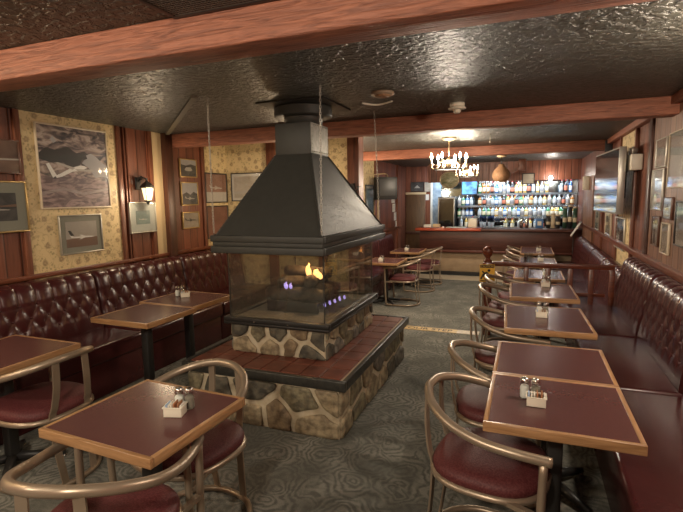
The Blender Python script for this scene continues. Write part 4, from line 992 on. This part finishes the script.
# bottles
bg = [('clear', (.30, .36, .40), (.6, .64, .66)), ('amber', (.32, .13, .03), (.7, .6, .4)), ('green', (.06, .22, .1), (.75, .7, .5)), ('dark', (.03, .03, .035), (.6, .2, .12)), ('blue', (.08, .2, .5), (.75, .8, .85)), ('pale', (.55, .53, .46), (.3, .3, .32)), ('golden', (.62, .42, .12), (.8, .76, .62))]
bmat = {n: (mat(n + '_bottle', c, .08, spec=.8), mat(n + '_bottle_label', lc, .6)) for n, c, lc in bg}
capm = [mat('bottle_cap_dark', (.05, .04, .04), .4), mat('bottle_cap_red', (.45, .05, .04), .4), mat('bottle_cap_silver', (.6, .6, .6), .3, metal=.8)]
bmesh_cache = {}
def bottle(kind, form, loc, label, group):
    key = (kind, form)
    if key not in bmesh_cache:
        m, lm = bmat[kind]; b = MB(); f = form
        r, hb, hs, rn, hn = ((.038, .19, .225, .014, .295), (.044, .16, .19, .015, .25), (.034, .20, .25, .012, .31))[f]
        b.lathe([(r*.9, 0), (r, .008), (r, hb), (r*.8, hb+(hs-hb)*.5), (rn, hs), (rn, hn)], m, n=12)
        b.lathe([(r+.0008, hb*.25), (r+.0012, hb*.26), (r+.0012, hb*.8), (r+.0008, hb*.81)], lm, n=12)
        b.lathe([(rn+.002, hn-.03), (rn+.002, hn+.004), (rn, hn+.006)], capm[(f+len(kind)) % 3], n=10)
        o = b.build('liquor_bottle'); bmesh_cache[key] = o
    else: o = bmesh_cache[key].copy(); C.objects.link(o)
    o.location = loc; tag(o, label, 'bottle', group); return o
rnd = random.Random(21); kinds = [n for n, _, _ in bg]; wts = [5, 3, 2, 2, 1.4, 3, 2.4]
for sz, sn in ((1.12, 'lowest shelf'), (1.40, 'second shelf'), (1.70, 'top shelf')):
    for row, yy in ((0, 12.67), (1, 12.765)):
        x = SX0 + .06 + .045*row
        while x < SX1-.05:
            k = rnd.choices(kinds, wts)[0]; f = rnd.choice((0, 0, 1, 2)) if sz < 1.6 else rnd.choice((0, 0, 1))
            if not (sz == 1.70 and x > .45 and x < .75):
                f = min(f, 1) if sz != 1.70 and f == 2 else f
                if sz != 1.70: f = 1
                bottle(k, f, (x, yy, sz+.0005), '%s bottle standing on the %s behind the bar' % (k, sn), '%s bottles on the %s' % (k, sn))
            x += rnd.uniform(.088, .115)
x = -1.55
while x < 1.05:
    k = rnd.choices(kinds, wts)[0]
    if not (-1.10 < x < -.62) and not (.5 < x): bottle(k, rnd.choice((1, 0)) if x < SX0-.06 else 1, (x, 12.52, ZK), '%s bottle standing on the counter under the shelves' % k, '%s bottles on the back counter' % k)
    x += rnd.uniform(.1, .18)
x = -1.63
while x < SX0-.07:
    for sz, sn in ((1.12, 'short lower shelf beside the cooler'), (1.40, 'short upper shelf beneath the blue screen')):
        k = rnd.choice(('clear', 'blue', 'green', 'clear', 'pale')); bottle(k, 1, (x, 12.68, sz+.0005), '%s bottle on the %s' % (k, sn), '%s bottles on the %s' % (k, sn))
    x += .1
# fridge, screen, oval sign
t = thing('glass_door_fridge', 'dark glass-fronted drinks cooler at the left end of the back bar', 'cooler', (-1.915, 12.45, ZK))
b = MB(); b.box(-.21, .21, -.1, .3, 0, .80, M['black'], .008); b.build('cabinet', t)
b = MB(); b.box(-.21, -.18, -.125, -.1, .0, .78, M['silver'], .004); b.box(.18, .21, -.125, -.1, .0, .78, M['silver'], .004); b.box(-.18, .18, -.125, -.1, .745, .78, M['silver'], .004); b.box(-.18, .18, -.125, -.1, 0, .03, M['silver'], .004); b.build('door_frame', t)
b = MB(); b.box(-.18, .18, -.118, -.101, .03, .745, M['screen']); b.build('door_glass', t)
t = thing('bar_screen', 'bright blue screen between the cooler and the bottles', 'television', (-1.40, YE-.016, 1.86))
b = MB(); b.box(-.20, .20, -.05, 0, -.19, .19, M['black'], .006); b.build('casing', t)
b = MB(); b.box(-.185, .185, -.054, -.05, -.17, .17, M['bluescreen']); b.build('screen', t)
t = thing('oval_sign', 'round painted landscape plaque hanging under the nearer chandelier', 'sign', (-1.82, 12.219, 2.05))
TX = Matrix.Rotation(PI/2, 4, 'X') @ Matrix.Scale(1.15, 4, (1, 0, 0))
b = MB(); b.lathe([(.21, 0), (.215, .01), (.205, .03), (.19, .02)], M['brass'], n=32, T=TX); b.build('rim', t)
b = MB(); b.lathe([(.186, .019), (.186, .026)], m_photo('plaque_landscape', [(.3, (.16, .2, .12)), (.5, (.4, .36, .22)), (.7, (.6, .58, .45))], 9, 1, (1, 1, 3)), n=32, T=TX); b.build('painted_face', t)
# things on the bar
t = thing('white_canister', 'square white box standing on the red bar top', 'box', (-1.17, 11.55, ZB))
b = MB(); b.box(-.10, .10, -.08, .08, 0, .19, M['white'], .015, seg=3); b.build('body', t)
b = MB(); b.box(-.102, .102, -.082, .082, .19, .205, M['white'], .006); b.build('lid', t)
cupm = m_glass('cup_plastic', (.72, .80, .95), 1.6, .2)
for x in (-.98, -.905, -.80, -.725):
    b = MB()
    for k in range(6): b.lathe([(.03, .03*k), (.042, .03*k+.13), (.04, .03*k+.13), (.028, .03*k+.006)], cupm if k else M['packetblue'], n=12)
    o = b.build('cup_stack'); o.location = (x, 11.6, ZB if x < -.96 else ZB2); tag(o, 'tall stack of pale blue plastic cups beside the white box on the bar', 'cups', 'cup stacks on the bar')
b = MB(); b.box(-1.75, -1.30, 11.25, 11.55, ZB, ZB+.012, mat('bar_mat', (.45, .52, .46), .5), .003); tag(b.build('bar_mat'), 'pale green mat lying on the red bar top', 'mat')
b = MB(); b.box(-2.3, -2.12, 11.4, 11.55, ZB, ZB+.06, M['whitepaper'], .008); tag(b.build('napkin_stack'), 'white napkin stack at the left end of the bar', 'napkins')
b = MB(); b.box(-2.08, -1.92, 11.4, 11.55, ZB, ZB+.075, M['cream'], .006); tag(b.build('cardboard_box'), 'tan box beside the napkin stack on the bar', 'box')
tubes = [(.60, .26, 'green'), (.70, .28, 'cream'), (.79, .26, 'green'), (.30, .30, 'cream'), (.39, .30, 'green')]
tg = {'green': mat('tube_green', (.04, .09, .06), .35), 'cream': mat('tube_cream', (.6, .5, .34), .5), 'dark': mat('tube_black', (.03, .03, .03), .35)}
def whisky_tube(x, y, h, c1, c2, label):
    t = thing('bottle_tube', label, 'bottle tube', (x, y, ZB2), 0, 'gift tubes on the bar')
    b = MB(); b.lathe([(.045, 0), (.045, h)], tg[c1], n=18); b.build('tube', t)
    b = MB(); b.lathe([(.0458, h*.3), (.0464, h*.31), (.0464, h*.52), (.0458, h*.53)], tg[c2], n=18); b.build('label_band', t)
    b = MB(); b.lathe([(.047, h), (.047, h+.03), (.02, h+.034)], tg[c2], n=18); b.build('lid', t)
whisky_tube(.46, 11.6, .27, 'dark', 'cream', 'leftmost of the three short dark gift tubes on the bar'); whisky_tube(.56, 11.6, .30, 'cream', 'cream', 'cream gift tube between two short dark ones on the bar'); whisky_tube(.66, 11.6, .27, 'dark', 'cream', 'short dark gift tube right of the cream one on the bar')
whisky_tube(.80, 11.62, .44, 'green', 'cream', 'leftmost of the tall green gift tubes at the right of the bar'); whisky_tube(.90, 11.62, .47, 'dark', 'cream', 'tall black gift tube between the tall green ones on the bar'); whisky_tube(1.0, 11.62, .44, 'green', 'cream', 'rightmost tall green gift tube against the bar wall')
t = thing('blue_carton', 'blue carton beside the short gift tubes on the bar', 'carton', (.28, 11.62, ZB2))
b = MB(); b.box(-.08, .08, -.06, .06, 0, .21, mat('blue_card', (.06, .16, .36), .5), .004); b.box(-.04, .04, -.062, -.06, .06, .15, M['white']); b.build('body', t)
for x, l in ((-.1, 'chrome cocktail shaker left of the blue carton'), (.02, 'chrome cocktail shaker next to the blue carton')):
    b = MB(); b.lathe([(.035, 0), (.045, .13), (.04, .15), (.025, .19), (.022, .22), (.003, .225)], M['chrome'], n=18); o = b.build('cocktail_shaker'); o.location = (x, 11.55, ZB2); tag(o, l, 'shaker')
for k, x in enumerate((-.6, -.52, -.44, -.36, -.28)):
    b = MB(); b.lathe([(.03, 0), (.006, .008), (.006, .07), (.03, .1), (.036, .15), (.034, .15), (.027, .1), (.004, .075)], M['clear'], n=14); o = b.build('wine_glass'); o.location = (x, 11.62-.05*(k % 2), ZB2); tag(o, 'stemmed glass in the row left of the cocktail shakers', 'glass', 'stemmed glasses on the bar')
t = thing('tilted_menu', 'white menu holder slanting at the right end of the bar', 'menu', (.93, 11.0, .60))
b = MB(); b.bar((-.05, 0, .18), (.12, 0, .46), .2, .014, M['whitepaper'], (1, 0, -.6)); b.build('menu_sheet', t)
b = MB(); b.box(-.06, .06, -.03, .03, -.8+.01, -.79+.01, M['black']); b.tube([(0, 0, -.78), (0, 0, .25)], .01, M['black'], 8); b.build('stand', t)
# pull chain of the lamp
b = MB(); b.tube([(-.47, 6.6, 2.449), (-.47, 6.6, 2.36)], .004, M['white'], 6); b.sphere((-.47, 6.6, 2.35), .012, M['white'], 8); tag(b.build('pull_cord'), 'thin white cord hanging from the ceiling past the second beam', 'cord')
